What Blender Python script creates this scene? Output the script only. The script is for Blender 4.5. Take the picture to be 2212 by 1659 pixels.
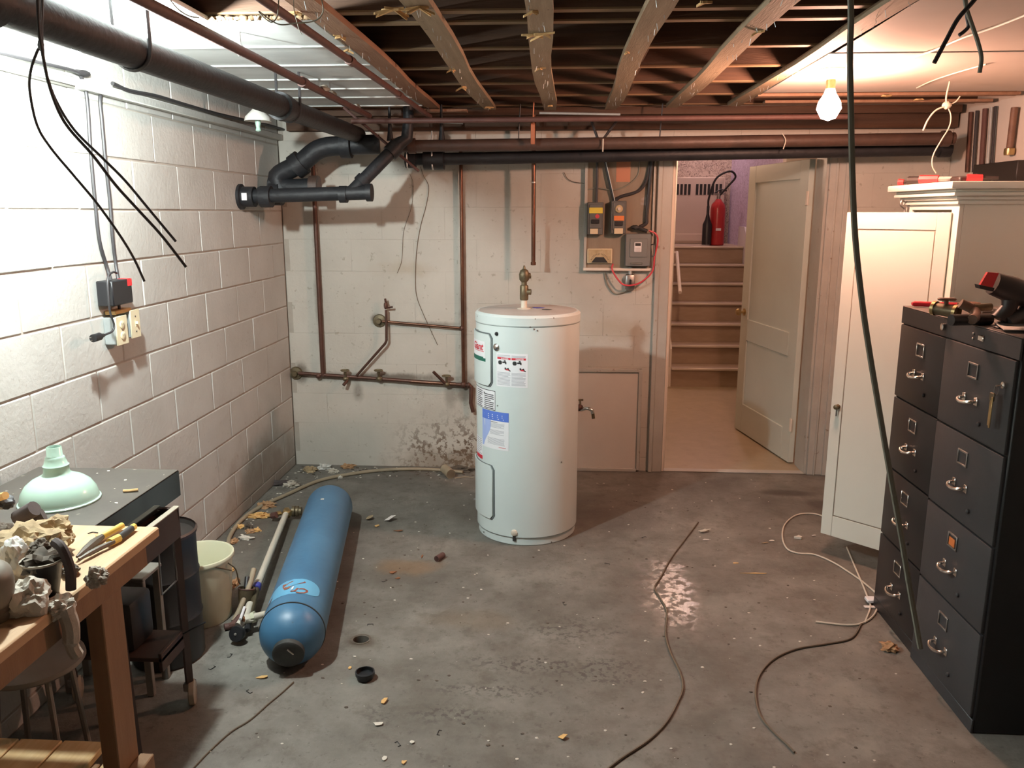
import bpy, bmesh, math, random
from math import sin, cos, pi, radians, atan2, sqrt
from mathutils import Vector, Matrix, noise
random.seed(7)
S = bpy.context.scene; C = S.collection
for o in list(bpy.data.objects): bpy.data.objects.remove(o)

# ------------------------------------------------------------------ camera
F = 1760.0; PITCH = 0.2079536; YAW = 0.0585701; ROLL = 0.000773; H = 1.69
_cp, _sp, _cy, _sy = cos(PITCH), sin(PITCH), cos(YAW), sin(YAW)
FW = Vector((-_sy*_cp, _cy*_cp, -_sp)); R0 = Vector((_cy, _sy, 0)); U0 = R0.cross(FW)
RT = R0*cos(ROLL) + U0*sin(ROLL); UP = -R0*sin(ROLL) + U0*cos(ROLL)
cam = bpy.data.cameras.new('camera'); co = bpy.data.objects.new('camera', cam); C.objects.link(co)
co.matrix_world = Matrix(((RT.x, UP.x, -FW.x, 0), (RT.y, UP.y, -FW.y, 0), (RT.z, UP.z, -FW.z, H), (0, 0, 0, 1)))
cam.sensor_width = 36; cam.sensor_fit = 'HORIZONTAL'; cam.lens = F/2212*36; cam.clip_start = .05
S.camera = co
def P(x, y, X=None, Y=None, Z=None):
    """measured picture point -> the world point on a known plane of the room"""
    d = FW + RT*((x-1106)/F) - UP*((y-829.5)/F)
    t = X/d.x if X is not None else (Y/d.y if Y is not None else (Z-H)/d.z)
    return Vector((d.x*t, d.y*t, H+d.z*t))

# ------------------------------------------------------------------ world, exposure
w = bpy.data.worlds.new('world'); S.world = w; w.use_nodes = True
w.node_tree.nodes['Background'].inputs[0].default_value = (.9, .85, .8, 1)
w.node_tree.nodes['Background'].inputs[1].default_value = .02
S.view_settings.view_transform = 'Standard'; S.view_settings.look = 'None'
S.view_settings.gamma = 1; S.view_settings.use_curve_mapping = False
S.view_settings.exposure = 0.0
# the room's lamps (their glowing bulbs are built with the lamps below)
E_LEFT = 3300.0; COL_LEFT = (.92, 1.0, .98)
E_RIGHT = 720.0; COL_RIGHT = (1.0, .52, .36)
E_STAIR = 190.0; COL_STAIR = (1.0, .62, .42)
E_LAND = 130.0; COL_LAND = (1.0, .74, .72)  # extra lamp out of view, added to brighten the landing walls

# ------------------------------------------------------------------ materials
M = {}
def mat(name, col, rough=.6, metal=0, col2=None, scale=6.0, amt=.5, bump=0, bscale=60, stretch=None, spots=None, sscale=40, sthr=.62, spec=None, emit=None, estr=0):
    m = bpy.data.materials.new(name); m.use_nodes = True; nt = m.node_tree; N = nt.nodes; L = nt.links
    b = N['Principled BSDF']; b.inputs['Roughness'].default_value = rough; b.inputs['Metallic'].default_value = metal
    b.inputs['Base Color'].default_value = (*col, 1)
    if spec is not None: b.inputs['Specular IOR Level'].default_value = spec
    if emit: b.inputs['Emission Color'].default_value = (*emit, 1); b.inputs['Emission Strength'].default_value = estr
    geo = N.new('ShaderNodeNewGeometry'); vec = geo.outputs['Position']
    if stretch:
        mp = N.new('ShaderNodeMapping'); mp.inputs['Scale'].default_value = stretch; L.new(vec, mp.inputs[0]); vec = mp.outputs[0]
    out = None
    if col2:
        n = N.new('ShaderNodeTexNoise'); n.inputs['Scale'].default_value = scale; n.inputs['Detail'].default_value = 6; n.inputs['Roughness'].default_value = .62
        L.new(vec, n.inputs['Vector'])
        r = N.new('ShaderNodeValToRGB'); r.color_ramp.elements[0].position = .5-amt*.5; r.color_ramp.elements[1].position = .5+amt*.5
        r.color_ramp.elements[0].color = (*col, 1); r.color_ramp.elements[1].color = (*col2, 1)
        L.new(n.outputs[0], r.inputs[0]); out = r.outputs[0]
    if spots:
        n = N.new('ShaderNodeTexNoise'); n.inputs['Scale'].default_value = sscale; n.inputs['Detail'].default_value = 3
        L.new(geo.outputs['Position'], n.inputs['Vector'])
        r = N.new('ShaderNodeValToRGB'); r.color_ramp.elements[0].position = sthr; r.color_ramp.elements[1].position = sthr+.05
        r.color_ramp.elements[0].color = (0, 0, 0, 1); r.color_ramp.elements[1].color = (1, 1, 1, 1)
        L.new(n.outputs[0], r.inputs[0])
        mx = N.new('ShaderNodeMix'); mx.data_type = 'RGBA'; L.new(r.outputs[0], mx.inputs[0])
        if out: L.new(out, mx.inputs[6])
        else: mx.inputs[6].default_value = (*col, 1)
        mx.inputs[7].default_value = (*spots, 1); out = mx.outputs[2]
    if out: L.new(out, b.inputs['Base Color'])
    if bump:
        n = N.new('ShaderNodeTexNoise'); n.inputs['Scale'].default_value = bscale; n.inputs['Detail'].default_value = 4
        L.new(vec, n.inputs['Vector']); bp = N.new('ShaderNodeBump'); bp.inputs['Strength'].default_value = bump; bp.inputs['Distance'].default_value = .004
        L.new(n.outputs[0], bp.inputs['Height']); L.new(bp.outputs[0], b.inputs['Normal'])
    M[name] = m; return m
class NT:
    def __init__(s, name):
        s.m = bpy.data.materials.new(name); s.m.use_nodes = True; s.t = s.m.node_tree; s.b = s.t.nodes['Principled BSDF']
        s.pos = s.t.nodes.new('ShaderNodeNewGeometry').outputs['Position']; M[name] = s.m
    def L(s, a, b): s.t.links.new(a, b)
    def noise(s, scale, detail=5, vec=None, rough=.6, dist=0):
        n = s.t.nodes.new('ShaderNodeTexNoise'); n.inputs['Scale'].default_value = scale; n.inputs['Detail'].default_value = detail
        n.inputs['Roughness'].default_value = rough; n.inputs['Distortion'].default_value = dist
        s.L(vec or s.pos, n.inputs['Vector']); return n.outputs[0]
    def ramp(s, v, pts):
        r = s.t.nodes.new('ShaderNodeValToRGB'); e = r.color_ramp.elements
        while len(e) < len(pts): e.new(.5)
        for k, (p, c) in enumerate(pts):
            e[k].position = p; e[k].color = (*c, 1) if isinstance(c, tuple) else (c, c, c, 1)
        s.L(v, r.inputs[0]); return r.outputs[0]
    def mix(s, f, a, b, mode='MIX'):
        x = s.t.nodes.new('ShaderNodeMix'); x.data_type = 'RGBA'; x.blend_type = mode
        for sock, v in ((x.inputs[0], f), (x.inputs[6], a), (x.inputs[7], b)):
            if hasattr(v, 'links'): s.L(v, sock)
            else: sock.default_value = v if not isinstance(v, tuple) else (*v, 1)
        return x.outputs[2]
    def math(s, op, a, b=0, c=0):
        x = s.t.nodes.new('ShaderNodeMath'); x.operation = op
        for i, v in enumerate((a, b, c)):
            if hasattr(v, 'links'): s.L(v, x.inputs[i])
            else: x.inputs[i].default_value = v
        x.use_clamp = False; return x.outputs[0]
    def mapr(s, v, a, b, c=0.0, d=1.0):
        x = s.t.nodes.new('ShaderNodeMapRange'); s.L(v, x.inputs[0])
        for i, q in enumerate((a, b, c, d)): x.inputs[i+1].default_value = q
        x.interpolation_type = 'SMOOTHSTEP'; return x.outputs[0]
    def blob(s, p, rx, ry, rz, wob=.35, wscale=5, soft=.5):
        """mask = 1 inside an ellipsoid about p (a stain), wobbly outline"""
        v = s.t.nodes.new('ShaderNodeVectorMath'); v.operation = 'SUBTRACT'; s.L(s.pos, v.inputs[0]); v.inputs[1].default_value = p
        q = s.t.nodes.new('ShaderNodeVectorMath'); q.operation = 'DIVIDE'; s.L(v.outputs[0], q.inputs[0]); q.inputs[1].default_value = (rx, ry, rz)
        l = s.t.nodes.new('ShaderNodeVectorMath'); l.operation = 'LENGTH'; s.L(q.outputs[0], l.inputs[0])
        d = s.math('ADD', l.outputs['Value'], s.math('MULTIPLY', s.math('SUBTRACT', s.noise(wscale, 5), .5), wob*4))
        return s.mapr(d, 1-soft, 1.0, 1, 0)
    def bump(s, h, strength=.3, dist=.004):
        b = s.t.nodes.new('ShaderNodeBump'); b.inputs['Strength'].default_value = strength; b.inputs['Distance'].default_value = dist
        s.L(h, b.inputs['Height']); s.L(b.outputs[0], s.b.inputs['Normal'])
    def col(s, c): s.L(c, s.b.inputs['Base Color'])
    def rough(s, r):
        if hasattr(r, 'links'): s.L(r, s.b.inputs['Roughness'])
        else: s.b.inputs['Roughness'].default_value = r

# painted block walls
t = NT('block_paint_left')
c = t.ramp(t.noise(2.2), [(.3, (.49, .485, .45)), (.7, (.59, .585, .55))])
c = t.mix(t.ramp(t.noise(38, 3), [(.66, 0.0), (.72, .55)]), c, (.38, .34, .29))
c = t.mix(t.blob((-1.786, 4.6, .0), .6, 1.0, .5, .3, 7, .8), c, (.36, .30, .25))
t.col(c); t.rough(.55); t.bump(t.math('ADD', t.noise(55, 4), t.noise(14, 3)), .35, .006)
t = NT('block_paint_back')
c = t.ramp(t.noise(1.6), [(.3, (.47, .44, .38)), (.7, (.58, .55, .485))])
c = t.mix(t.ramp(t.noise(26, 4), [(.64, 0.0), (.70, .6)]), c, (.30, .26, .20))
sp = t.ramp(t.noise(34, 5), [(.50, 0.0), (.56, 1.0)])
c = t.mix(t.math('MULTIPLY', sp, t.blob((-.62, 5.246, .10), .62, .5, .34, .25, 6, .9)), c, (.13, .08, .05))
c = t.mix(t.math('MULTIPLY', .6, t.blob((-.62, 5.246, .02), .6, .5, .16, .3, 6, .8)), c, (.20, .14, .09))
for (x, z, rx, rz, a) in ((-1.17, .615, .62, .045, .85), (-1.575, 1.2, .035, .62, .6), (-.625, 1.0, .035, .62, .6), (-.9, .97, .30, .03, .6), (-1.20, 1.0, .05, .05, .9), (-.62, .55, .1, .16, .7), (-1.72, .64, .07, .09, .9), (-1.34, .52, .05, .1, .5), (-.72, .5, .06, .14, .45)):
    c = t.mix(t.math('MULTIPLY', a, t.blob((x, 5.246, z), rx, .4, rz, .22, 14, .75)), c, (.12, .095, .07))
for (x, z, rx, rz, a) in ((-1.0, 1.33, .25, .07, .35), (-.85, 1.8, .12, .25, .2), (-.2, 1.24, .12, .12, .22), (.35, .95, .3, .12, .3)):
    c = t.mix(t.math('MULTIPLY', a, t.blob((x, 5.246, z), rx, .4, rz, .4, 8, .9)), c, (.36, .26, .14))
t.col(c); t.rough(.6); t.bump(t.math('ADD', t.noise(48, 4), t.noise(12, 3)), .25, .005)
mat('mortar_left', (.50, .46, .41), .8, col2=(.36, .32, .27), scale=9)
mat('mortar_back', (.46, .42, .36), .8, col2=(.36, .32, .27), scale=9)
mat('plaster_right', (.66, .60, .53), .6, col2=(.58, .52, .46), scale=2, bump=.2, bscale=40)
# concrete floor
t = NT('concrete_floor')
big = t.noise(1.3, 6, rough=.7)
c = t.ramp(big, [(.34, (.10, .09, .075)), (.5, (.165, .154, .132)), (.64, (.225, .212, .184))])
c = t.mix(t.ramp(t.noise(3.2, 7, rough=.72), [(.50, 0.0), (.62, .55)]), c, (.115, .10, .082))
c = t.mix(t.ramp(t.noise(9, 7, rough=.72), [(.52, 0.0), (.64, .6)]), c, (.10, .086, .068))
c = t.mix(t.ramp(t.noise(30, 5), [(.60, 0.0), (.68, .6)]), c, (.08, .068, .055))
c = t.mix(t.ramp(t.noise(60, 2), [(.73, 0.0), (.76, .8)]), c, (.42, .39, .34))
spk = t.ramp(t.noise(42, 4), [(.50, 0.0), (.58, 1.0)])
for (px, py, rx, ry, a) in ((1160, 1440, .38, .10, .8), (1230, 1360, .30, .16, .6), (960, 1540, .26, .08, .7), (1320, 1450, .2, .15, .6), (820, 1540, .1, .1, .6), (1060, 1490, .3, .06, .7)):
    q = P(px, py, Z=0); c = t.mix(t.math('MULTIPLY', a, t.math('MULTIPLY', spk, t.blob((q.x, q.y, 0), rx, ry, 1, .4, 9, .8))), c, (.055, .047, .038))
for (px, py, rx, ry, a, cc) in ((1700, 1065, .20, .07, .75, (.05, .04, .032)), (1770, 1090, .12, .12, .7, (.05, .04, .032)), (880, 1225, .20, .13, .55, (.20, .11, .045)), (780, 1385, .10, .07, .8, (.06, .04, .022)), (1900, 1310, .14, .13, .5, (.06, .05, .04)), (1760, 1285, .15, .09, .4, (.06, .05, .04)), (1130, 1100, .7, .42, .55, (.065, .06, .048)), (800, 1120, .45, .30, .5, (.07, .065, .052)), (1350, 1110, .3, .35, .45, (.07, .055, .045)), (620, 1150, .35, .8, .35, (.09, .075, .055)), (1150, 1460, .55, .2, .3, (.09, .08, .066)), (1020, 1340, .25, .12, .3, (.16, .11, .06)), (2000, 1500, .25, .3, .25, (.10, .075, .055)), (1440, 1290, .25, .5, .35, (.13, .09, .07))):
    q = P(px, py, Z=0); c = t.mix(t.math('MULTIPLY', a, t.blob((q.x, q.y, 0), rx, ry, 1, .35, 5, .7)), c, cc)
t.col(c)
q = P(1445, 1275, Z=0); wet = t.blob((q.x, q.y, 0), .20, .62, 1, .30, 5, .6)
q = P(1090, 1120, Z=0); damp = t.math('MULTIPLY', .5, t.blob((q.x, q.y, 0), 1.0, .5, 1, .4, 3, .9))
r = t.ramp(t.noise(5, 5), [(.35, .62), (.65, .82)])
t.rough(t.mix(t.math('MULTIPLY', wet, t.ramp(t.noise(24, 4), [(.40, 0.0), (.52, 1.0)])), t.mix(damp, r, (.5, .5, .5)), (.20, .20, .20)))
t.bump(t.math('ADD', t.math('ADD', t.noise(26, 6, rough=.7), t.math('MULTIPLY', t.noise(5, 3), 1.4)), t.math('MULTIPLY', t.noise(110, 3), .35)), .55, .005)
for n_ in t.t.nodes:
    if n_.type == 'BUMP': t.L(t.math('SUBTRACT', .55, t.math('MULTIPLY', wet, .40)), n_.inputs['Strength'])

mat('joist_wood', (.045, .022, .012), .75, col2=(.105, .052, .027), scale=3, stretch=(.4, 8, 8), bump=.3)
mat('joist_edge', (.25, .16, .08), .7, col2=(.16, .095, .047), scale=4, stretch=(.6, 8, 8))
mat('subfloor_wood', (.04, .022, .014), .8, col2=(.08, .045, .025), scale=4, stretch=(8, .5, 1), bump=.3)
mat('strip_wood', (.34, .26, .17), .75, col2=(.22, .16, .10), scale=5, stretch=(9, .7, 4), bump=.4, bscale=30, spots=(.12, .08, .05), sscale=26, sthr=.68)
mat('strip_wood_brown', (.25, .13, .08), .75, col2=(.34, .20, .12), scale=5, stretch=(9, .7, 4), bump=.4, bscale=30)
mat('splinter_wood', (.72, .50, .24), .7, col2=(.50, .30, .12), scale=30)
mat('chip_wood', (.75, .47, .18), .6, col2=(.60, .34, .12), scale=40)
mat('tile_white', (.66, .68, .66), .5, col2=(.46, .48, .47), scale=2.2, stretch=(1, 3, 1), amt=.6, spots=(.30, .30, .29), sscale=3, sthr=.66)
mat('fibre_brown', (.30, .20, .11), .9, col2=(.20, .13, .07), scale=30, bump=.6)
mat('drywall', (.55, .50, .45), .7, col2=(.47, .42, .38), scale=1.5)
mat('cast_iron', (.014, .015, .018), .5, col2=(.026, .026, .028), scale=12, bump=.5, bscale=50, spec=.35)
mat('cast_iron_brown', (.055, .034, .026), .5, col2=(.10, .055, .04), scale=10, bump=.5, bscale=50)
mat('rust_pipe', (.085, .038, .032), .6, col2=(.13, .06, .048), scale=14, bump=.3)
mat('copper', (.22, .095, .055), .36, .7, col2=(.06, .032, .022), scale=9, amt=.6)
mat('copper_old', (.15, .07, .05), .5, .55, col2=(.07, .04, .03), scale=12, amt=.6)
mat('copper_orange', (.55, .2, .1), .45, .3, col2=(.42, .14, .07), scale=9)
mat('brass', (.55, .42, .20), .35, .85, col2=(.32, .22, .10), scale=22)
mat('brass_old', (.20, .155, .09), .5, .6, col2=(.11, .09, .055), scale=30)
mat('solder', (.6, .56, .5), .4, .7)
mat('chrome', (.78, .76, .72), .22, 1)
mat('steel', (.42, .41, .39), .4, .9, col2=(.25, .24, .23), scale=20)
mat('galvanised', (.52, .56, .56), .45, .5, col2=(.42, .46, .46), scale=20)
mat('black_plastic', (.018, .018, .02), .38)
mat('black_rubber', (.022, .021, .021), .6)
mat('cable_black', (.035, .033, .035), .5)
mat('cable_grey', (.24, .235, .19), .7)
mat('cable_white', (.60, .55, .46), .6)
mat('cable_brown', (.12, .09, .06), .6)
mat('red_wire', (.62, .06, .08), .45)
mat('enamel_white', (.66, .73, .71), .28, col2=(.62, .69, .68), scale=1.5)
mat('enamel_top', (.55, .53, .50), .45, col2=(.44, .40, .36), scale=6)
mat('seam_dark', (.12, .14, .14), .6)
mat('label_white', (.82, .82, .84), .45)
mat('print_red', (.60, .03, .05), .5)
mat('print_black', (.02, .02, .02), .5)
mat('print_grey', (.38, .38, .42), .5)
mat('print_green', (.02, .13, .09), .5)
mat('print_blue', (.10, .19, .62), .45)
mat('print_pale_blue', (.36, .46, .78), .45)
mat('scribble_blue', (.07, .07, .35), .5)
mat('tank_blue', (.07, .19, .32), .42, col2=(.04, .12, .22), scale=4, spots=(.06, .10, .14), sscale=22, sthr=.70, bump=.15, bscale=30)
mat('sticker_blue', (.13, .40, .62), .35)
mat('sticker_maroon', (.22, .03, .03), .6, col2=(.25, .13, .07), scale=60)
mat('tank_cap', (.028, .03, .03), .6, col2=(.05, .05, .045), scale=20)
mat('pvc_white', (.70, .64, .54), .45, col2=(.60, .53, .43), scale=14)
mat('bucket_plastic', (.68, .67, .49), .4, col2=(.62, .60, .42), scale=4)
mat('door_paint', (.62, .67, .60), .45, col2=(.56, .60, .54), scale=2, bump=.1, bscale=20)
mat('trim_paint', (.50, .49, .44), .5, col2=(.40, .38, .34), scale=5, spots=(.28, .22, .17), sscale=18, sthr=.68)
mat('trim_edge_white', (.80, .72, .62), .5)
mat('hall_floor', (.33, .26, .165), .4, col2=(.41, .33, .22), scale=9, spots=(.34, .26, .16), sscale=5, sthr=.64)
mat('stair_tread', (.36, .27, .20), .5, col2=(.46, .36, .27), scale=9, stretch=(1, 4, 4))
mat('stair_riser', (.34, .25, .17), .6, col2=(.42, .32, .23), scale=5, stretch=(1, 4, 4))
mat('nosing', (.66, .58, .48), .35, .2)
mat('skirt_white', (.72, .70, .72), .4)
mat('radiator_cream', (.60, .50, .41), .5)
mat('dark_slot', (.02, .018, .016), .7)
mat('extinguisher_red', (.48, .03, .03), .3)
t = NT('wallpaper_beige')
c = t.ramp(t.noise(16, 2, dist=1.2), [(.46, (.56, .46, .38)), (.50, (.13, .08, .07)), (.53, (.56, .46, .38)), (.60, (.50, .40, .32)), (.63, (.18, .10, .08)), (.66, (.56, .46, .38))])
t.col(c); t.rough(.7)
t = NT('wallpaper_lilac')
mp = t.t.nodes.new('ShaderNodeMapping'); mp.inputs['Scale'].default_value = (2, 2, .8); t.L(t.pos, mp.inputs[0])
c = t.ramp(t.noise(22, 2, mp.outputs[0], dist=1.0), [(.44, (.62, .54, .72)), (.50, (.30, .22, .36)), (.56, (.62, .54, .72))])
t.col(c); t.rough(.7)
mat('panel_board', (.30, .25, .185), .7, col2=(.24, .19, .14), scale=3, stretch=(8, 1, 1), spots=(.62, .56, .54), sscale=4.5, sthr=.66)
mat('box_grey', (.12, .125, .12), .45, col2=(.10, .105, .10), scale=10)
mat('box_grey_light', (.19, .20, .195), .42)
mat('yellow_label', (.72, .60, .08), .5)
mat('orange_label', (.75, .22, .06), .5)
mat('paper_cream', (.72, .62, .42), .7)
mat('paper_white', (.75, .70, .66), .7)
mat('paint_orange', (.50, .21, .12), .7)
mat('gauge_face', (.60, .50, .30), .5, col2=(.40, .30, .16), scale=25)
mat('cabinet_white', (.80, .81, .73), .4, col2=(.76, .77, .69), scale=1.5)
mat('groove_dark', (.30, .25, .19), .6)
mat('file_black', (.016, .014, .015), .35, col2=(.022, .02, .02), scale=4)
mat('file_grey', (.050, .050, .053), .5, col2=(.042, .042, .045), scale=5, bump=.08, bscale=90)
mat('file_grey_top', (.10, .085, .08), .6, col2=(.15, .12, .105), scale=9)
mat('file_side', (.010, .010, .011), .5)
mat('red_plastic', (.72, .035, .04), .35)
mat('red_handle', (.50, .02, .035), .35)
mat('tool_black', (.03, .022, .02), .45)
mat('tool_brown', (.20, .11, .07), .6, col2=(.12, .06, .04), scale=30)
mat('shade_green', (.42, .60, .50), .22, col2=(.46, .66, .56), scale=2)
mat('bench_wood', (.60, .41, .24), .6, col2=(.50, .32, .18), scale=5, stretch=(9, .8, 9), bump=.2, bscale=25, spots=(.15, .09, .05), sscale=9, sthr=.66)
mat('bench_leg', (.29, .17, .085), .6, col2=(.22, .12, .06), scale=4, stretch=(9, 9, .9), bump=.2)
mat('shelf_wood', (.74, .56, .30), .55, col2=(.50, .31, .13), scale=4, stretch=(8, .8, 8), bump=.2, spots=(.16, .11, .08), sscale=5, sthr=.62)
mat('cart_metal', (.045, .028, .024), .5, col2=(.065, .04, .03), scale=12)
mat('cart_edge', (.42, .38, .30), .5)
mat('dusty_black', (.060, .052, .045), .5, col2=(.095, .084, .07), scale=7, spots=(.30, .27, .22), sscale=24, sthr=.68)
mat('gloss_black', (.012, .012, .013), .08)
mat('castor_clear', (.42, .37, .29), .25, col2=(.35, .30, .24), scale=20)
mat('stool_grey', (.25, .235, .20), .5, col2=(.20, .185, .16), scale=10)
mat('drum_black', (.020, .016, .014), .5)
mat('rag_beige', (.56, .42, .24), .9, col2=(.20, .15, .09), scale=16, bump=.6, bscale=90)
mat('rag_white', (.66, .62, .54), .9, col2=(.36, .31, .24), scale=10, bump=.6, bscale=90)
mat('bag_white', (.66, .66, .62), .6, col2=(.5, .48, .42), scale=14)
mat('glove_dark', (.055, .042, .042), .8, col2=(.09, .07, .065), scale=30)
mat('debris_dark', (.055, .045, .035), .85, col2=(.14, .11, .08), scale=40)
mat('metal_grime', (.17, .155, .125), .5, .15, col2=(.25, .22, .18), scale=9)
mat('tool_steel', (.085, .07, .055), .45, .3, col2=(.14, .12, .10), scale=30)
mat('yellow_grip', (.72, .50, .10), .45)
mat('debris_grey', (.42, .38, .32), .85, col2=(.28, .24, .19), scale=40)
mat('leaf_brown', (.35, .19, .09), .8, col2=(.45, .27, .14), scale=40)
mat('hose_beige', (.36, .29, .20), .6, col2=(.30, .24, .16), scale=20)
mat('paint_chip', (.62, .58, .50), .7)
mat('rust', (.28, .11, .045), .85, col2=(.20, .08, .035), scale=40)
mat('socket_cream', (.78, .70, .48), .4)
mat('porcelain', (.75, .73, .68), .35)
def emat(name, colr, strength):
    m = bpy.data.materials.new(name); m.use_nodes = True; b = m.node_tree.nodes['Principled BSDF']
    b.inputs['Base Color'].default_value = (.8, .8, .8, 1); b.inputs['Emission Color'].default_value = (*colr, 1); b.inputs['Emission Strength'].default_value = strength; M[name] = m
emat('bulb_left', COL_LEFT, E_LEFT); emat('bulb_right', COL_RIGHT, E_RIGHT); emat('bulb_stair', COL_STAIR, E_STAIR); emat('bulb_landing_added', COL_LAND, E_LAND)

# ------------------------------------------------------------------ builders
W = {}
def tag(o, label=None, cat=None, group=None, kind=None):
    if label: o['label'] = label
    if cat: o['category'] = cat
    if group: o['group'] = group
    if kind: o['kind'] = kind
    return o
def thing(name, label, cat, loc=(0, 0, 0), group=None, kind=None):
    o = bpy.data.objects.new(name, None); o.empty_display_size = .05; C.objects.link(o)
    o.location = loc; W[o] = Matrix.Translation(Vector(loc))
    tag(o, label, cat, group, kind); return o
class MB:
    def __init__(s, T=None): s.v = []; s.f = []; s.T = T or Matrix.Identity(4)
    def add(s, vs, fs, T=None):
        T = s.T @ T if T is not None else s.T
        n = len(s.v); s.v += [T @ Vector(v) for v in vs]; s.f += [tuple(i+n for i in f) for f in fs]; return s
    def box(s, a, b, T=None):
        x0, y0, z0 = a; x1, y1, z1 = b
        vs = [(x0, y0, z0), (x1, y0, z0), (x1, y1, z0), (x0, y1, z0), (x0, y0, z1), (x1, y0, z1), (x1, y1, z1), (x0, y1, z1)]
        return s.add(vs, [(0, 3, 2, 1), (4, 5, 6, 7), (0, 1, 5, 4), (1, 2, 6, 5), (2, 3, 7, 6), (3, 0, 4, 7)], T)
    def rbox(s, a, b, r=.005, seg=1, T=None):
        bm = bmesh.new(); bmesh.ops.create_cube(bm, size=1)
        ce = [(a[i]+b[i])/2 for i in range(3)]; sz = [abs(b[i]-a[i]) for i in range(3)]
        for v in bm.verts: v.co = Vector((ce[i]+v.co[i]*sz[i] for i in range(3)))
        bmesh.ops.bevel(bm, geom=bm.edges[:], offset=min(r, min(sz)*.45), segments=seg, profile=.5, affect='EDGES')
        bm.verts.index_update(); s.add([v.co.copy() for v in bm.verts], [tuple(v.index for v in f.verts) for f in bm.faces], T); bm.free(); return s
    def tube(s, pts, r, seg=10, caps=True, T=None):
        pts = [Vector(p) for p in pts]; n = len(pts); rs = r if isinstance(r, (list, tuple)) else [r]*n
        vs = []; fs = []; up = None
        for i, p in enumerate(pts):
            d = (pts[min(i+1, n-1)]-pts[max(i-1, 0)]).normalized()
            if up is None: up = Vector((0, 0, 1)) if abs(d.z) < .9 else Vector((1, 0, 0))
            a = d.cross(up).normalized(); up = a.cross(d).normalized()
            for k in range(seg):
                q = 2*pi*k/seg; vs.append(p+(a*cos(q)+up*sin(q))*rs[i])
        for i in range(n-1):
            for k in range(seg):
                k2 = (k+1) % seg; fs.append((i*seg+k, i*seg+k2, (i+1)*seg+k2, (i+1)*seg+k))
        if caps: fs.append(tuple(range(seg))[::-1]); fs.append(tuple((n-1)*seg+k for k in range(seg)))
        return s.add(vs, fs, T)
    def cyl(s, a, b, r, seg=16, r2=None, T=None): return s.tube([a, b], [r, r if r2 is None else r2], seg, True, T)
    def lathe(s, prof, c=(0, 0, 0), ax=(0, 0, 1), seg=24, T=None, cap=True):
        ax = Vector(ax).normalized(); a = ax.orthogonal().normalized(); b = ax.cross(a); c = Vector(c)
        vs = []; fs = []; n = len(prof)
        for (r, h) in prof:
            for k in range(seg):
                q = 2*pi*k/seg; vs.append(c+ax*h+(a*cos(q)+b*sin(q))*max(r, 1e-4))
        for i in range(n-1):
            for k in range(seg):
                k2 = (k+1) % seg; fs.append((i*seg+k, i*seg+k2, (i+1)*seg+k2, (i+1)*seg+k))
        if cap: fs.append(tuple(range(seg))[::-1]); fs.append(tuple((n-1)*seg+k for k in range(seg)))
        return s.add(vs, fs, T)
    def prism(s, poly, ext, T=None):
        n = len(poly); e = Vector(ext); poly = [Vector(p) for p in poly]
        return s.add(poly+[p+e for p in poly], [tuple(range(n))[::-1], tuple(range(n, 2*n))]+[(i, (i+1) % n, (i+1) % n+n, i+n) for i in range(n)], T)
    def blob(s, c, r, sub=2, amp=.3, fq=8, seed=0, T=None, flat=None):
        bm = bmesh.new(); bmesh.ops.create_icosphere(bm, subdivisions=sub, radius=1); r = Vector(r) if hasattr(r, '__len__') else Vector((r, r, r))
        for v in bm.verts:
            d = v.co.normalized(); k = 1+amp*noise.noise(d*fq*.3+Vector((seed, 0, 0)))+amp*.5*noise.noise(d*fq+Vector((0, seed, 0)))
            v.co = Vector((d[i]*r[i]*k+c[i] for i in range(3)))
            if flat is not None: v.co.z = max(v.co.z, flat)
        bm.verts.index_update(); s.add([v.co.copy() for v in bm.verts], [tuple(v.index for v in f.verts) for f in bm.faces], T); bm.free(); return s
    def mesh(s, name, m, inv, smooth=40):
        me = bpy.data.meshes.new(name); me.from_pydata([inv @ v for v in s.v], [], s.f); me.update()
        bm = bmesh.new(); bm.from_mesh(me); bmesh.ops.recalc_face_normals(bm, faces=bm.faces[:]); bm.to_mesh(me); bm.free()
        me.materials.append(M[m])
        if smooth: me.shade_smooth(); me.set_sharp_from_angle(angle=radians(smooth))
        return me
    def build(s, name, m, parent=None, smooth=40, label=None):
        if parent is not None: inv = W[parent].inverted(); Wm = W[parent]
        else:
            xs = [v.x for v in s.v]; ys = [v.y for v in s.v]; zs = [v.z for v in s.v]
            Wm = Matrix.Translation(((min(xs)+max(xs))/2, (min(ys)+max(ys))/2, min(zs))); inv = Wm.inverted()
        o = bpy.data.objects.new(name, s.mesh(name, m, inv, smooth)); C.objects.link(o)
        if parent is not None: o.parent = parent
        else: o.location = Wm.to_translation()
        W[o] = Wm
        if label: o['label'] = label
        return o
def inst(src, parent, offset):
    o = src.copy(); C.objects.link(o); o.parent = parent; o.location = src.location + Vector(offset); W[o] = W[parent]; return o
def struct(name, mb, m, parent=None): o = mb.build(name, m, parent); o['kind'] = 'structure'; return o
def spline(pts, n=8):
    pts = [Vector(p) for p in pts]; q = [pts[0]*2-pts[1]]+pts+[pts[-1]*2-pts[-2]]; out = []
    for i in range(1, len(q)-2):
        for k in range(n):
            t = k/n; a, b, c, d = q[i-1:i+3]
            out.append(.5*((2*b)+(c-a)*t+(2*a-5*b+4*c-d)*t*t+(3*b-a-3*c+d)*t**3))
    return out+[pts[-1]]
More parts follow.
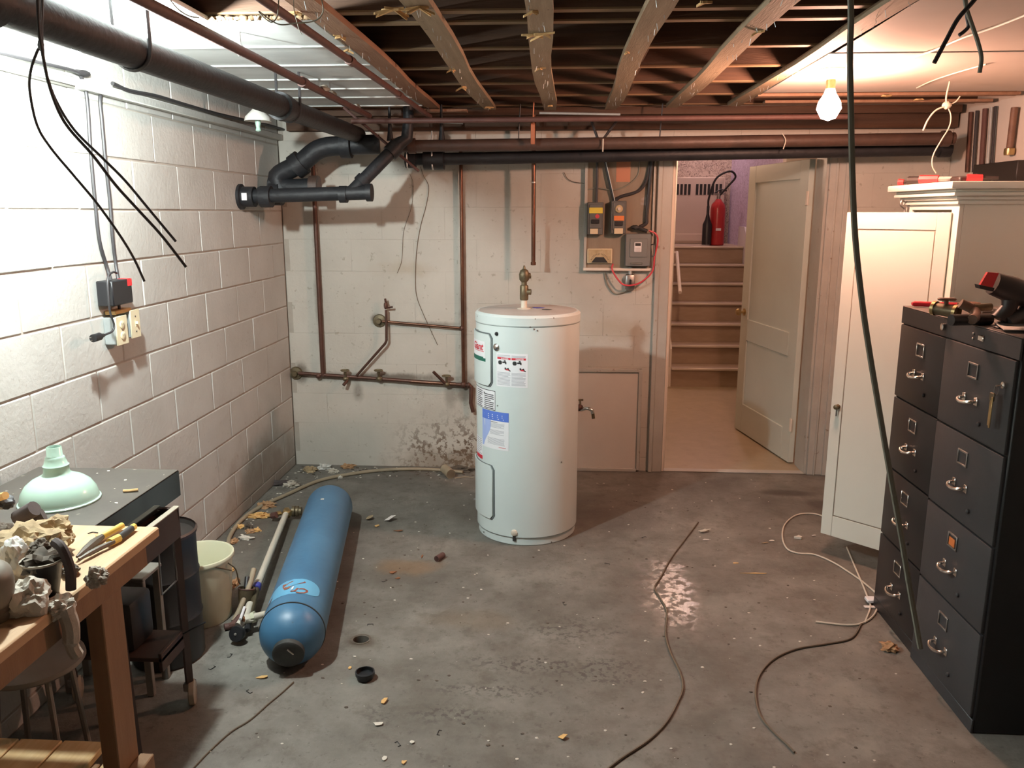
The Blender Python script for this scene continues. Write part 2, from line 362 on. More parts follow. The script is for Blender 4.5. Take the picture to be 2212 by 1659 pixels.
def textverts(body, size, shear=0, bold=False):
    cu = bpy.data.curves.new('text', 'FONT'); cu.body = body; cu.size = size; cu.align_x = 'CENTER'; cu.shear = shear; cu.resolution_u = 2
    if bold: cu.offset = size*.025
    o = bpy.data.objects.new('text', cu); C.objects.link(o); dg = bpy.context.evaluated_depsgraph_get(); dg.update()
    me = o.evaluated_get(dg).to_mesh(); vs = [v.co.copy() for v in me.vertices]; fs = [tuple(p.vertices) for p in me.polygons]
    o.evaluated_get(dg).to_mesh_clear(); bpy.data.objects.remove(o); bpy.data.curves.remove(cu); return vs, fs
def frame_T(o, x, y):
    x = Vector(x).normalized(); y = Vector(y); y = (y-x*y.dot(x)).normalized(); z = x.cross(y); o = Vector(o)
    return Matrix(((x.x, y.x, z.x, o.x), (x.y, y.y, z.y, o.y), (x.z, y.z, z.z, o.z), (0, 0, 0, 1)))
def writing(body, size, o, x, y, shear=0, bold=False, lift=.0008):
    vs, fs = textverts(body, size, shear, bold); T = frame_T(o, x, y); mb = MB(); mb.add([(v.x, v.y, lift) for v in vs], fs, T); return mb

XL, YB, XR, ZC = -1.786, 5.246, 2.35, 2.30
# ================================================================== SETTING
# floor with a round drain hole
DR = P(780, 1381, Z=0); dr = .032
def floor_mesh():
    mb = MB(); n = 24; x0, x1, y0, y1 = XL-.2, XR+.2, -2.0, YB+.12
    ring = [(DR.x+dr*cos(2*pi*k/n), DR.y+dr*.9*sin(2*pi*k/n), 0) for k in range(n)]
    sq = []
    for k in range(n):
        a = 2*pi*k/n; c, s_ = cos(a), sin(a); m = max(abs(c), abs(s_)); sq.append((DR.x+.2*c/m, DR.y+.2*s_/m, 0))
    vs = ring+sq+[(x, y, -.10) for (x, y, z) in ring]
    fs = [(k, (k+1) % n, (k+1) % n+n, k+n) for k in range(n)]+[(k, k+2*n, (k+1) % n+2*n, (k+1) % n) for k in range(n)]
    mb.add(vs, fs)
    X = [x0, DR.x-.2, DR.x+.2, x1]; Y = [y0, DR.y-.2, DR.y+.2, y1]
    for i in range(3):
        for j in range(3):
            if i == 1 and j == 1: continue
            mb.add([(X[i], Y[j], 0), (X[i+1], Y[j], 0), (X[i+1], Y[j+1], 0), (X[i], Y[j+1], 0)], [(0, 1, 2, 3)])
    mb.add([(DR.x-.05, DR.y-.05, -.10), (DR.x+.05, DR.y-.05, -.10), (DR.x+.05, DR.y+.05, -.10), (DR.x-.05, DR.y+.05, -.10)], [(0, 1, 2, 3)])
    return mb
floor = floor_mesh(); fo = floor.build('floor', 'concrete_floor', None, smooth=0); fo['kind'] = 'structure'
MB().lathe([(dr*1.0, -.002), (dr*1.25, 0.0), (dr*1.25, .0015), (dr*1.0, .001)], DR, seg=24, cap=False).build('drain_rim', 'debris_dark', fo)

# block walls: every block is a piece of its own
bh, bl = .2032, .4064
def blocks(wall, axis, face, z0, u0, u1, off_even, material, prot, gap, bev, holes=()):
    cache = {}; k = -1
    while True:
        k += 1; za = z0+bh*(k-1); zb = za+bh
        if za >= ZC-.02: break
        za_, zb_ = max(za, 0), min(zb, ZC)
        off = off_even if k % 2 == 0 else off_even+bl/2
        u = off-bl*math.ceil((off-u0)/bl)
        while u < u1:
            segs = [(max(u, u0), min(u+bl, u1))]
            for (h0, h1, hz0, hz1) in holes:
                ns = []
                for a, b in segs:
                    if zb_ <= hz0+.01 or za_ >= hz1-.01 or b <= h0 or a >= h1: ns.append((a, b)); continue
                    if a < h0-.02: ns.append((a, h0))
                    if b > h1+.02: ns.append((h1, b))
                segs = ns
            for a, b in segs:
                if b-a < .03 or zb_-za_ < .02: continue
                L_, Hh = round(b-a-gap, 3), round(zb_-za_-gap, 3); key = (L_, Hh, random.randint(0, 2))
                if key not in cache:
                    mb = MB()
                    if axis == 'Y': mb.rbox((-.05, -L_/2, -Hh/2), (prot, L_/2, Hh/2), bev, 1)
                    else: mb.rbox((-L_/2, -prot, -Hh/2), (L_/2, .05, Hh/2), bev, 1)
                    for v in mb.v:
                        v.x += random.uniform(-.0008, .0008); v.y += random.uniform(-.0008, .0008); v.z += random.uniform(-.0012, .0012)
                    cache[key] = mb.mesh('concrete_block', material, Matrix.Identity(4), 0)
                o = bpy.data.objects.new('concrete_block', cache[key]); C.objects.link(o); o.parent = wall
                j = random.uniform(-.0012, .0012)
                pos = Vector((face+j, (a+b)/2, (za_+zb_)/2)) if axis == 'Y' else Vector(((a+b)/2, face+j, (za_+zb_)/2))
                o.location = pos-wall.location
            u += bl
wl = struct('wall_left', MB().box((XL-.2, -2.0, -.15), (XL-.004, YB+.2, ZC+.3)), 'mortar_left')
blocks(wl, 'Y', XL-.003, .0704, -.6, YB-.005, 3.0-.2032, 'block_paint_left', .003, .007, .0035)
DX0, DX1, DZ = .70, 1.62, 2.03
wb = MB().box((XL, YB+.003, -.15), (DX0-.05, YB+.2, ZC+.3)).box((DX1+.05, YB+.003, -.15), (XR+.2, YB+.2, ZC+.3)).box((DX0-.05, YB+.004, DZ+.05), (DX1+.05, YB+.2, ZC+.3))
wb = struct('wall_back', wb, 'mortar_back')
blocks(wb, 'X', YB+.0015, .095, XL+.004, XR-.002, -1.55, 'block_paint_back', .0006, .0015, .0004, holes=((DX0-.05, DX1+.05, 0, DZ+.05),))
struct('wall_right', MB().box((XR, -2.0, -.15), (XR+.2, YB, ZC+.3)), 'plaster_right')
struct('trim_6', MB().rbox((XL-.003, 3.05, 2.13), (XL+.035, YB-.01, 2.165), .004).rbox((XL-.003, -.6, 2.13), (XL+.035, 3.0, 2.165), .004), 'block_paint_left')
struct('wall_near', MB().box((XL-.2, -2.2, -.15), (XR+.2, -2.0, ZC+.3)), 'plaster_right')
# ceiling: subfloor, joists, furring strips, tiles, drywall
ce = struct('ceiling', MB().box((XL-.2, -2.0, ZC+.19), (XR+.2, YB+.2, ZC+.22)), 'subfloor_wood')
for i, y in enumerate((-1.7, -1.25, -.8, -.35, .1, .55, 1.0, 1.43, 1.86, 2.29, 2.715, 2.87, 3.31, 3.74, 4.18, 4.61, 5.02)):
    j = MB().box((XL, y-.019, ZC+.006), (XR, y+.019, ZC+.19)).build('joist', 'joist_wood', ce, 0)
    MB().box((XL, y-.0195, ZC), (XR, y+.0195, ZC+.006)).build('joist_edge', 'joist_edge', j, 0)
for xx in (.42, .40):
    pass
for k, (a, b) in enumerate(((2.734, 2.851), (2.889, 3.291), (3.329, 3.721), (3.759, 4.161), (4.199, 4.591))):
    MB().box((.28+.01*k, a, ZC+.02), (.32+.01*k, b, ZC+.185)).build('blocking', 'joist_wood', ce, 0)
sx = [(-.745, 'strip_wood_brown'), (-.43, 'strip_wood'), (-.08, 'strip_wood'), (.28, 'strip_wood'), (.635, 'strip_wood'), (.975, 'strip_wood')]
strips = []
for k, (x, m_) in enumerate(sx):
    mb = MB(); y0, y1 = .3, (4.95, 5.0, 5.05, 5.02, 4.95, 4.9)[k]; n = 14
    vs = []
    for i in range(n+1):
        y = y0+(y1-y0)*i/n; wv = .010*sin(i*.9+k); hw = .041+.002*sin(i*2.1+k*2)
        if i == n: hw *= .8
        for (dx, z) in ((-hw, ZC-.022), (hw, ZC-.022), (hw, ZC-.001), (-hw, ZC-.001)): vs.append((x+wv+dx, y, z))
    fs = [(0, 1, 2, 3), tuple(n*4+q for q in (3, 2, 1, 0))]
    for i in range(n):
        for q in range(4): fs.append((i*4+q, i*4+(q+1) % 4, (i+1)*4+(q+1) % 4, (i+1)*4+q))
    mb.add(vs, fs); st = mb.build('furring_strip', m_, ce, 0); strips.append(st)
    nb = MB()
    for i in range(26):
        y = random.uniform(1.8, y1-.1); xx = x+random.uniform(-.03, .03); l = random.uniform(.008, .022)
        nb.tube([(xx, y, ZC-.021), (xx+random.uniform(-.006, .006), y+random.uniform(-.01, .01), ZC-.022-l)], .0009, 4)
    o = nb.build('staples', 'galvanised', st, 0); o['kind'] = 'stuff'
def splinter(px, py, par, n=7, L_=.05, m='splinter_wood', z=ZC-.03):
    q = P(px, py, Z=z); mb = MB()
    for i in range(n):
        a = random.uniform(-1, 1); d = Vector((cos(a)*(-1 if i % 2 else 1), sin(a)*.5, random.uniform(-.6, .15)))*random.uniform(.4, 1)*L_
        s_ = Vector((d.y, -d.x, 0)).normalized()*random.uniform(.003, .008)
        mb.prism([q-s_, q+s_, q+d+s_*.2, q+d*.9-s_*.4], (0, .002, .007))
    mb.build('wood_splinter', m, par, 0)
for (px, py, k, n, L_) in ((850, 22, 1, 12, .07), (905, 18, 1, 8, .06), (975, 152, 1, 5, .03), (998, 190, 1, 7, .045), (1150, 78, 2, 7, .04), (1175, 76, 2, 6, .05), (1165, 150, 2, 4, .03), (1150, 28, 2, 5, .03), (735, 82, 0, 6, .035), (750, 110, 0, 5, .03), (640, 30, 0, 5, .03), (1055, 233, 1, 5, .04), (1188, 230, 2, 5, .03), (1635, 72, 4, 5, .035), (1520, 8, 3, 4, .03), (1355, 115, 3, 4, .02)):
    splinter(px, py, strips[k], n, L_)
# white ribbed ceiling tiles on the left
ty = [-.6, .3, 1.2, 2.0]
for i in range(len(ty)-1):
    MB().rbox((XL+.005, ty[i]+.003, ZC-.018), (-1.25, ty[i+1]-.003, ZC-.004), .003).build('ceiling_tile', 'tile_white', ce)
MB().rbox((XL+.005, 2.003, ZC-.018), (-1.12, 2.70, ZC-.004), .003).build('ceiling_tile', 'tile_white', ce)
tl = [2.705, 3.115, 3.498, 3.863, 4.148, 4.45, 4.80]
for i in range(len(tl)-1):
    x1 = (-.79, -.785, -.78, -.78, -.785, -.79)[i]; x0 = XL+.005 if i < 4 else -1.5
    tt = MB().rbox((x0, tl[i]+.002, ZC-.018), (x1, tl[i+1]-.002, ZC-.004), .004).build('ceiling_tile', 'tile_white', ce)
    MB().rbox((x0, tl[i+1]-.012, ZC-.024), (x1, tl[i+1]+.004, ZC-.017), .003).build('tile_rib', 'tile_white', tt)
mb = MB()
for i in range(30):
    x = -1.12+.34*i/29; mb.blob((x, 2.70+random.uniform(-.006, .006), ZC-.012), (.012, .008, .009), 1, .5, 9, i)
mb.build('torn_fibre_edge', 'fibre_brown', ce)
# drywall on the right
for a, b in ((-1.9, .4), (.404, 1.6), (1.604, 2.52), (2.524, 3.32), (3.324, 4.35)):
    MB().rbox((1.0, a, ZC-.022-(.004 if b > 4 else 0)), (XR-.01, b, ZC-.008), .002).build('drywall_panel', 'drywall', ce)
# sill plank, laths and small boards at the head of the back wall
MB().box((-1.7, 5.06, ZC-.045), (XR-.05, 5.10, ZC-.002)).build('sill_plank', 'joist_wood', ce, 0)
MB().box((-1.7, 5.16, ZC-.12), (XR-.02, 5.235, ZC-.002)).build('sill_plank', 'joist_wood', ce, 0)
for (xa, xb, y, z) in ((-.83, -.55, 4.9, 2.272), (1.1, 2.3, 4.72, 2.285), (1.0, 2.3, 4.45, 2.285)):
    MB().box((xa, y, z-.014), (xb, y+.06, z)).build('lath', 'strip_wood_brown', ce, 0)
for (px, py) in ((1915, 207), (1985, 215)):
    q = P(px, py, Z=ZC-.03); MB().blob(q, (.03, .03, .008), 1, .5, 8, px).build('wood_splinter', 'splinter_wood', ce)

# ---- hall behind the doorway
HY = 7.95; st_x0, st_x1 = 1.105, 2.06
struct('floor_hall', MB().box((.2, YB+.02, -.1), (2.6, HY+.02, .002)).box((XL, YB+.2, -.1), (.2, HY, .001)), 'hall_floor')
struct('trim_threshold', MB().rbox((DX0, YB-.01, 0), (DX1, YB+.05, .008), .003), 'trim_paint')
struct('wall_hall_left', MB().box((.12, YB+.2, 0), (.2, HY, 2.6)), 'plaster_right')
struct('wall_hall_right', MB().box((2.6, YB+.2, 0), (2.7, HY, 2.6)), 'plaster_right')
struct('wall_hall_far', MB().box((.12, HY, 0), (st_x0-.02, HY+.12, 2.6)).box((st_x1+.02, HY, 0), (2.7, HY+.12, 2.6)), 'plaster_right')
struct('baseboard_hall', MB().rbox((.2, HY-.02, .002), (st_x0-.02, HY-.001, .20), .004), 'trim_edge_white')
struct('ceiling_hall', MB().box((.1, YB+.2, 2.32), (2.7, HY-.1, 2.40)), 'plaster_right')
rs, td, ns = .187, .25, 7
sc = thing('staircase', 'worn brown stairs with pale nosings rising behind the open door', 'stairs', (1.6, HY, 0), kind='structure')
for i in range(ns):
    y = HY+.02+td*i; z = rs*(i+1)
    MB().box((st_x0, y, z-rs), (st_x1, y+.02, z-.025)).build('riser', 'stair_riser', sc, 0)
    if i < ns-1: MB().rbox((st_x0, y-.022, z-.025), (st_x1, y+td+.0, z), .006).build('tread', 'stair_tread', sc)
    else: MB().rbox((st_x0, y-.022, z-.025), (st_x1+.4, y+1.25, z), .006).build('landing_board', 'stair_tread', sc)
    MB().rbox((st_x0, y-.030, z-.016), (st_x1, y-.004, z+.004), .003).build('nosing', 'nosing', sc)
LZ = rs*ns; LY = HY+.02+td*(ns-1)
for sx_, nm in ((st_x0-.022, 'stringer'), (st_x1+.002, 'stringer')):
    pts = [(sx_, HY+.01, 0), (sx_, HY+.01, .38), (sx_, LY, LZ+.22), (sx_, LY+.3, LZ+.22), (sx_, LY+.3, LZ-.3)]
    MB().prism(pts, (.02, 0, 0)).build(nm, 'skirt_white' if sx_ > 1.5 else 'trim_edge_white', sc, 0)
struct('wall_stair_left', MB().box((st_x0-.12, HY+.12, 0), (st_x0-.022, LY+1.2, 3.6)), 'wallpaper_beige')
struct('wall_stair_right', MB().box((st_x1+.022, HY+.12, 0), (st_x1+.12, LY+1.3, 3.6)), 'wallpaper_lilac')
struct('wall_stair_far', MB().box((st_x0-.2, LY+1.0, LZ), (st_x1+.5, LY+1.1, 3.6)), 'wallpaper_beige')
struct('ceiling_stair', MB().box((st_x0-.2, HY-.1, 3.55), (st_x1+.5, LY+1.1, 3.6)), 'plaster_right')
struct('wall_stair_head', MB().box((st_x0-.2, HY-.1, 2.40), (st_x1+.5, HY, 3.6)), 'plaster_right')
# convector on the landing wall
q0 = P(1452, 383, Y=LY+.9); q1 = P(1560, 520, Y=LY+.9)
rd = thing('convector_heater', 'cream convector heater with dark grille slots above the stairs', 'heater', ((q0.x+q1.x)/2, LY+.9, LZ))
MB().rbox((q0.x-.1, LY+.9, LZ+.001), (q1.x, LY+.995, q0.z), .01).build('casing', 'radiator_cream', rd)
MB().rbox((q0.x-.1, LY+.885, LZ+.03), (q1.x, LY+.9, LZ+.12), .004).build('kick_plate', 'radiator_cream', rd)
ns_ = 13; gz = P(1500, 400, Y=LY+.9).z
for i in range(ns_):
    if i == 5: continue
    x = q0.x+.01+(q1.x-q0.x-.03)*i/ns_
    MB().box((x, LY+.896, gz-.115), (x+.030, LY+.9005, gz+.012)).build('grille_slot', 'dark_slot', rd, 0)
# extinguisher
e = P(1547, 530, Z=LZ); e.y = min(e.y, LY+.75); ex = thing('fire_extinguisher', 'red fire extinguisher with black horn standing on the stair landing', 'fire extinguisher', (e.x, e.y, LZ))
MB().lathe([(.075, 0), (.085, .01), (.085, .42), (.075, .47), (.04, .51), (.03, .53)], e, seg=20).build('cylinder', 'extinguisher_red', ex)
MB().cyl(e+Vector((0, 0, .53)), e+Vector((0, 0, .58)), .022).box((e.x-.06, e.y-.012, LZ+.58), (e.x+.08, e.y+.012, LZ+.595)).build('valve_head', 'steel', ex)
MB().tube([e+Vector((-.05, 0, .6)), e+Vector((.02, 0, .64)), e+Vector((.09, 0, .625))], .008).build('lever', 'black_plastic', ex)
MB().tube(spline([e+Vector(p) for p in ((.0, 0, .56), (.10, -.03, .68), (.17, -.05, .78), (.10, -.06, .84), (-.05, -.06, .76), (-.12, -.06, .55), (-.125, -.06, .44))]), .012).build('hose', 'black_rubber', ex)
MB().lathe([(.055, .01), (.055, .24), (.03, .30), (.016, .36), (.016, .45)], e+Vector((-.125, -.06, 0)), seg=16).build('horn', 'black_plastic', ex)
MB().rbox((e.x-.03, e.y-.088, LZ+.17), (e.x+.03, e.y-.083, LZ+.20), .001).build('label_plate', 'label_white', ex)
# handrail
a, b = P(1462, 545, Y=8.9), P(1469, 632, Y=8.2); a.x = max(a.x, st_x0+.04); b.x = max(b.x, st_x0+.04)
tag(MB().tube([a, b], .018, 8).tube([a, (st_x0, a.y, a.z)], .01, 6).build('handrail', 'trim_edge_white'), 'short white handrail on the left side of the stairs', 'handrail')

# ---- door, casings
def casing(name, x0, x1, z0, z1):
    mb = MB().rbox((x0, YB-.022, z0), (x1, YB-.001, z1), .004)
    return mb
mb = MB().rbox((DX0-.105, YB-.022, 0), (DX0-.012, YB-.0005, DZ+.1), .004).rbox((DX0-.105, YB-.032, 0), (DX0-.075, YB-.02, DZ+.1), .004)
struct('trim_1', mb, 'trim_paint')
mb = MB().rbox((DX0-.014, YB-.004, 0), (DX0+.004, YB+.205, DZ), .003).rbox((DX0+.004, YB+.05, 0), (DX0+.016, YB+.09, DZ-.016), .002)
struct('trim_2', mb, 'trim_edge_white')
mb = MB().rbox((DX1+.012, YB-.022, 0), (DX1+.135, YB-.0005, DZ+.1), .004).rbox((DX1+.105, YB-.034, 0), (DX1+.135, YB-.02, DZ+.1), .004).rbox((DX1+.05, YB-.028, 0), (DX1+.065, YB-.02, DZ+.1), .003)
struct('trim_3', mb, 'trim_paint')
struct('trim_4', MB().rbox((DX1-.004, YB-.004, 0), (DX1+.014, YB+.205, DZ), .003), 'trim_paint')
struct('trim_5', MB().rbox((DX0-.105, YB-.022, DZ+.0), (DX1+.135, YB-.0, DZ+.1), .004).box((DX0, YB, DZ), (DX1, YB+.2, DZ+.02)), 'trim_paint')
hinge = Vector((1.612, YB+.215, .012)); free = Vector((1.44, 6.385, .012)); dv = (free-hinge); dw = dv.length
T = frame_T(hinge, dv, (0, 0, 1))   # x along leaf, y up, z = out of the face
if T.to_3x3().col[2].y > 0: pass
dt = .038; dh = DZ-.02
do = thing('door_1', None, None, hinge, kind='structure')
leaf = MB(T)
st_ = .12
zs = 1 if (T.to_3x3() @ Vector((0, 0, 1))).dot(Vector((-1, -.5, 0))) > 0 else -1
def zz(a, b): return (min(a*zs, b*zs), max(a*zs, b*zs))
def lb(mb, x0, x1, y0, y1, z0, z1, r=.002):
    a, b = zz(z0, z1); return mb.rbox((x0, y0, a), (x1, y1, b), r)
lb(leaf, 0, st_, 0, dh, 0, dt); lb(leaf, dw-st_, dw, 0, dh, 0, dt)
lb(leaf, st_, dw-st_, dh-.12, dh, 0, dt); lb(leaf, st_, dw-st_, .72, .88, 0, dt); lb(leaf, st_, dw-st_, 0, .22, 0, dt)
leaf.build('door_frame_boards', 'door_paint', do)
p_ = MB(T); lb(p_, st_-.01, dw-st_+.01, .87, dh-.11, .012, dt-.012); p_.build('upper_panel', 'door_paint', do)
p_ = MB(T); lb(p_, st_-.01, dw-st_+.01, .21, .73, .012, dt-.012); p_.build('lower_panel', 'door_paint', do)
kp = T @ Vector((dw-.06, .93, dt*zs)); kd = (T.to_3x3() @ Vector((0, 0, zs)))
MB().lathe([(.028, 0), (.028, .004), (.011, .008), (.010, .03), (.024, .038), (.028, .052), (.018, .066), (.002, .068)], kp, kd, 16).build('door_knob', 'brass', do)
for hz in (.22, 1.72):
    mb = MB(T); lb(mb, -.012, .012, hz, hz+.09, dt-.004, dt+.006, .002); mb.build('hinge', 'trim_edge_white', do)

# ================================================================== LAMPS
def bulb_lamp(name, label, p, m, drop=.0, col='porcelain', r=.032, group=None):
    o = thing(name, label, 'light', (p.x, p.y, ZC-.022))
    top = ZC-.018
    MB().lathe([(.052, 0), (.052, -.012), (.034, -.03), (.026, -.05)], (p.x, p.y, top), seg=20).build('lamp_holder', col, o)
    zb = p.z+r*1.1
    if top-.05 > zb+.03: MB().cyl((p.x, p.y, top-.045), (p.x, p.y, zb+.02), .019, 14).build('bulb_socket', 'brass', o)
    MB().lathe([(.002, -r*1.05), (r*.6, -r*.85), (r, -.1*r), (r*.9, r*.45), (r*.5, r*1.1), (.014, r*1.7)][::-1], p, seg=16).build('light_bulb', m, o)
    return o
bulb_lamp('ceiling_lamp', 'bare warm glowing bulb hanging under the drywall near the door', Vector((1.118, 3.66, 2.12)), 'bulb_right', r=.05)
bulb_lamp('ceiling_lamp', 'bright cool white bulb hidden behind the black overhead pipe at left', Vector((-1.37, 2.38, 2.168)), 'bulb_left', r=.034)
# unlit reflector lamp further back along the pipe
q = P(557, 262, X=-1.5)
lo = thing('reflector_lamp', 'small reflector lamp half hidden under the black overhead pipe', 'light', q)
MB().lathe([(.065, .0), (.06, .02), (.035, .045), (.02, .06), (.0, .06)], q, seg=20, cap=False).build('reflector', 'porcelain', lo)
MB().cyl(q+Vector((0, 0, .05)), (q.x, q.y, ZC-.02), .012, 8).build('stem', 'steel', lo)
MB().lathe([(.012, .02), (.014, -.01), (.010, -.03), (.014, -.045), (.004, -.05)], q, seg=12).build('dead_bulb', 'shade_green', lo)
# hall lamp, then an unseen lamp added to light the landing
p = P(1480, 327, Y=7.35); o = thing('hall_lamp', 'warm ceiling lamp in the hall, hidden by the drain pipe over the doorway', 'light', p)
MB().cyl(p+Vector((0, 0, .05)), (p.x, p.y, 2.319), .03).build('lamp_holder', 'porcelain', o); MB().lathe([(.002, -.06), (.045, -.04), (.06, 0), (.045, .04), (.025, .065)], p, seg=16).build('light_bulb', 'bulb_stair', o)
p = Vector((1.75, LY+.45, 3.2)); o = thing('added_landing_lamp', 'unseen pinkish lamp added to light the landing beyond the stairs', 'light', p)
MB().cyl(p+Vector((0, 0, .08)), p+Vector((0, 0, .35)), .04).build('lamp_holder', 'porcelain', o); MB().lathe([(.002, -.08), (.06, -.05), (.08, 0), (.06, .05), (.03, .09)], p, seg=16).build('light_bulb', 'bulb_landing_added', o)
# ================================================================== OVERHEAD PIPES
def V(*a): return Vector(a)
def top(o, label, cat, group=None, kind=None): return tag(o, label, cat, group, kind)
# long black soil pipe under the left ceiling
bp = thing('overhead_drain_pipe', 'thick black cast iron drain pipe slung under the left of the ceiling', 'pipe', (-1.19, 2.8, 2.08))
MB().cyl((-1.19, .4, 2.12), (-1.19, 4.9, 2.13), .046, 24).build('pipe', 'cast_iron', bp)
MB().lathe([(.046, -.03), (.058, -.028), (.058, .028), (.052, .04), (.052, .09), (.046, .095)], (-1.19, 3.56, 2.127), (0, 1, 0), 24).build('coupling', 'cast_iron', bp)
MB().lathe([(.046, -.05), (.060, -.05), (.060, .03), (.046, .03)], (-1.19, 1.72, 2.122), (0, 1, 0), 24).build('coupling', 'cast_iron', bp)
for y, m_ in ((2.33, 'cable_black'), (3.66, 'cable_black'), (1.2, 'cable_black')):
    mb = MB()
    for k in range(14):
        a0 = -pi*.1+2*pi*.6*k/14-pi*.5*0; 
    ring = [(-1.19+.051*cos(a), y, 2.126+.051*sin(a)) for a in [pi*(1+k/12) for k in range(13)]]
    mb.tube([(-1.241, y, ZC-.005)]+ring+[(-1.139, y, ZC-.005)], .006, 6)
    mb.build('hanger_strap', m_, bp)
# corner drain cluster
cl = thing('branch_drain_pipe', 'black branched drain pipe with elbows coming out of the left wall', 'pipe', (-1.4, 4.55, 1.72))
def hub(mb, c, ax, r=.045, L_=.03): mb.lathe([(r*.9, -L_), (r*1.22, -L_), (r*1.22, L_), (r*.9, L_)], c, ax, 20)
def hubs(par, m, lst, name='collar'):
    for (c, ax, r, L_) in lst:
        mb = MB(); hub(mb, c, ax, r, L_); mb.build(name, m, par)
yb_ = 4.56
a = P(515, 425, X=XL); a = V(XL, yb_, a.z); b_ = P(742, 420, Y=yb_); c_ = P(798, 416, Y=yb_); d_ = P(855, 318, Y=yb_+.12)
MB().cyl(a, c_, .038, 20).build('horizontal_pipe', 'cast_iron', cl)
hubs(cl, 'cast_iron', [(a+V(.05, 0, 0), (1, 0, 0), .046, .035), (b_, (1, 0, 0), .038, .02), (c_, (1, 0, 0), .04, .015), (a+V(.15, 0, 0), (1, 0, 0), .048, .03)])
MB().lathe([(.07, 0), (.07, .014), (.055, .02)], a, (1, 0, 0), 20).build('wall_flange', 'cast_iron', cl)
MB().rbox((a.x+.03, a.y-.058, a.z-.02), (a.x+.06, a.y-.055, a.z+.02), .001).build('sticker', 'label_white', cl)
w0 = b_*.75+c_*.25; dd = (d_-w0).normalized()
MB().cyl(w0, d_, .036, 20).build('diagonal_pipe', 'cast_iron', cl)
hubs(cl, 'cast_iron', [(w0+dd*.10, dd, .036, .018), (d_-dd*.02, dd, .037, .03)])
MB().tube([d_-dd*.02, d_+dd*.03, d_+V(.06, .02, .05), d_+V(.07, .03, .15), d_+V(.07, .03, .22)], [.036, .037, .034, .03, .03], 16).build('riser_pipe', 'cast_iron', cl)
# heavy wye behind it
e0 = V(-1.70, 4.86, 1.80); e1 = P(600, 390, Y=4.86); e2 = P(690, 322, Y=4.86); e3 = P(820, 312, Y=4.9)
wy = bp
MB().tube(spline([e0+V(-.08, 0, -.02), e0+V(.05, 0, .0), e1+V(0, 0, .02), e1+(e2-e1)*.55, e2, e2+V(.14, .01, .02), e3], 5), .056, 20).build('elbow', 'cast_iron', wy)
hubs(wy, 'cast_iron', [(e1+(e2-e1)*.5, e2-e1, .060, .03), (e2+V(.16, 0, .02), (1, 0, 0), .060, .03), (e0+V(.02, 0, 0), (1, 0, 0), .060, .03)])
MB().tube([e1+V(-.05, 0, -.02), e1+V(.1, 0, -.04), e1+V(.22, .0, -.035)], .05, 18).build('branch', 'cast_iron', wy)
mb = MB(); hub(mb, e1+V(.22, 0, -.035), (1, 0, 0), .052, .025); mb.build('clean_out_cap', 'cast_iron_brown', wy)
# two parallel drain pipes along the back wall
a = P(855, 316, Y=4.84); b = P(2068, 298, Y=4.84); b.y = 4.88
bd = thing('back_drain_pipe', 'long brown-black drain pipe crossing in front of the back wall, upper of two', 'pipe', (.6, 4.84, 2.0), group='drain pipes along the back wall')
MB().cyl(a, b, .034, 20).build('pipe', 'cast_iron_brown', bd)
hubs(bd, 'cast_iron_brown', [(a+(b-a)*f, b-a, .036, .02) for f in (.0, .03, .985)])
for f in (-.01, .085):
    p = a+(b-a)*f; MB().tube([p+V(0, 0, .03), p+V(.0, .0, .09), p+V(0, 0, ZC-.01-p.z)], [.020, .012, .006], 10).build('hanger_rod', 'cast_iron', bd)
for f in (.035, .235, .49):
    p = a+(b-a)*f; MB().tube([p+V(-.03, 0, .03), p+V(-.02, 0, ZC-.01-p.z)], .004, 6).build('hanger_wire', 'cable_black', bd)
a2 = P(880, 345, Y=4.99); b2 = P(2042, 322, Y=4.99); b2.y = 5.0
bd2 = thing('back_drain_pipe', 'black drain pipe running just below and behind the brown one', 'pipe', (.6, 4.99, 1.9), group='drain pipes along the back wall')
MB().cyl(a2, b2, .036, 20).build('pipe', 'cast_iron', bd2)
hubs(bd2, 'cast_iron', [(a2+V(.02, 0, 0), (1, 0, 0), .04, .03), (a2+V(.16, 0, 0), (1, 0, 0), .048, .06), (b2, (1, 0, 0), .038, .03)])
for dx in (.005, .155):
    p = a2+V(dx, -.0, 0); MB().tube([p+V(-.0, -.03, .16), p+V(0, -.052, .02), p+V(0, -.045, -.04), p+V(.0, -.02, -.058)], .005, 6).build('bracket', 'galvanised', bd2)
# thin iron pipes under the ceiling
g = 'thin reddish iron pipes under the ceiling'
def rail(label, pts, r, m='rust_pipe', fittings=()):
    o = thing('iron_pipe', label, 'pipe', pts[0], group=g)
    MB().tube(pts, r, 12).build('pipe', m, o)
    for f in fittings:
        p = Vector(pts[0]).lerp(Vector(pts[-1]), f); MB().lathe([(r, -.03), (r*1.35, -.028), (r*1.35, .028), (r, .03)], p, Vector(pts[-1])-Vector(pts[0]), 12).build('coupling', m, o)
    return o
RAIL1 = o = rail('reddish iron pipe closest to the thick black pipe under the left ceiling', [(-1.085, .5, 2.225), (-1.075, 4.7, 2.215)], .016, fittings=(.72,))
for y in (2.86, 3.95):
    mb = MB(); mb.tube([(-1.085, y, 2.24), (-1.087, y+.004, ZC-.016)], .0035, 5).tube([(-1.105, y, 2.225), (-1.09, y, 2.205), (-1.07, y, 2.225), (-1.085, y, 2.245)], .004, 5)
    mb.build('chain_hanger', 'steel', o)
rail('reddish iron pipe running between the white ceiling tiles and the first wooden strip', [(-.80, .5, 2.235), (-.755, 4.85, 2.225)], .013, fittings=(.6, .8))
a = P(760, 262, Y=4.66); b = P(1830, 252, Y=4.62)
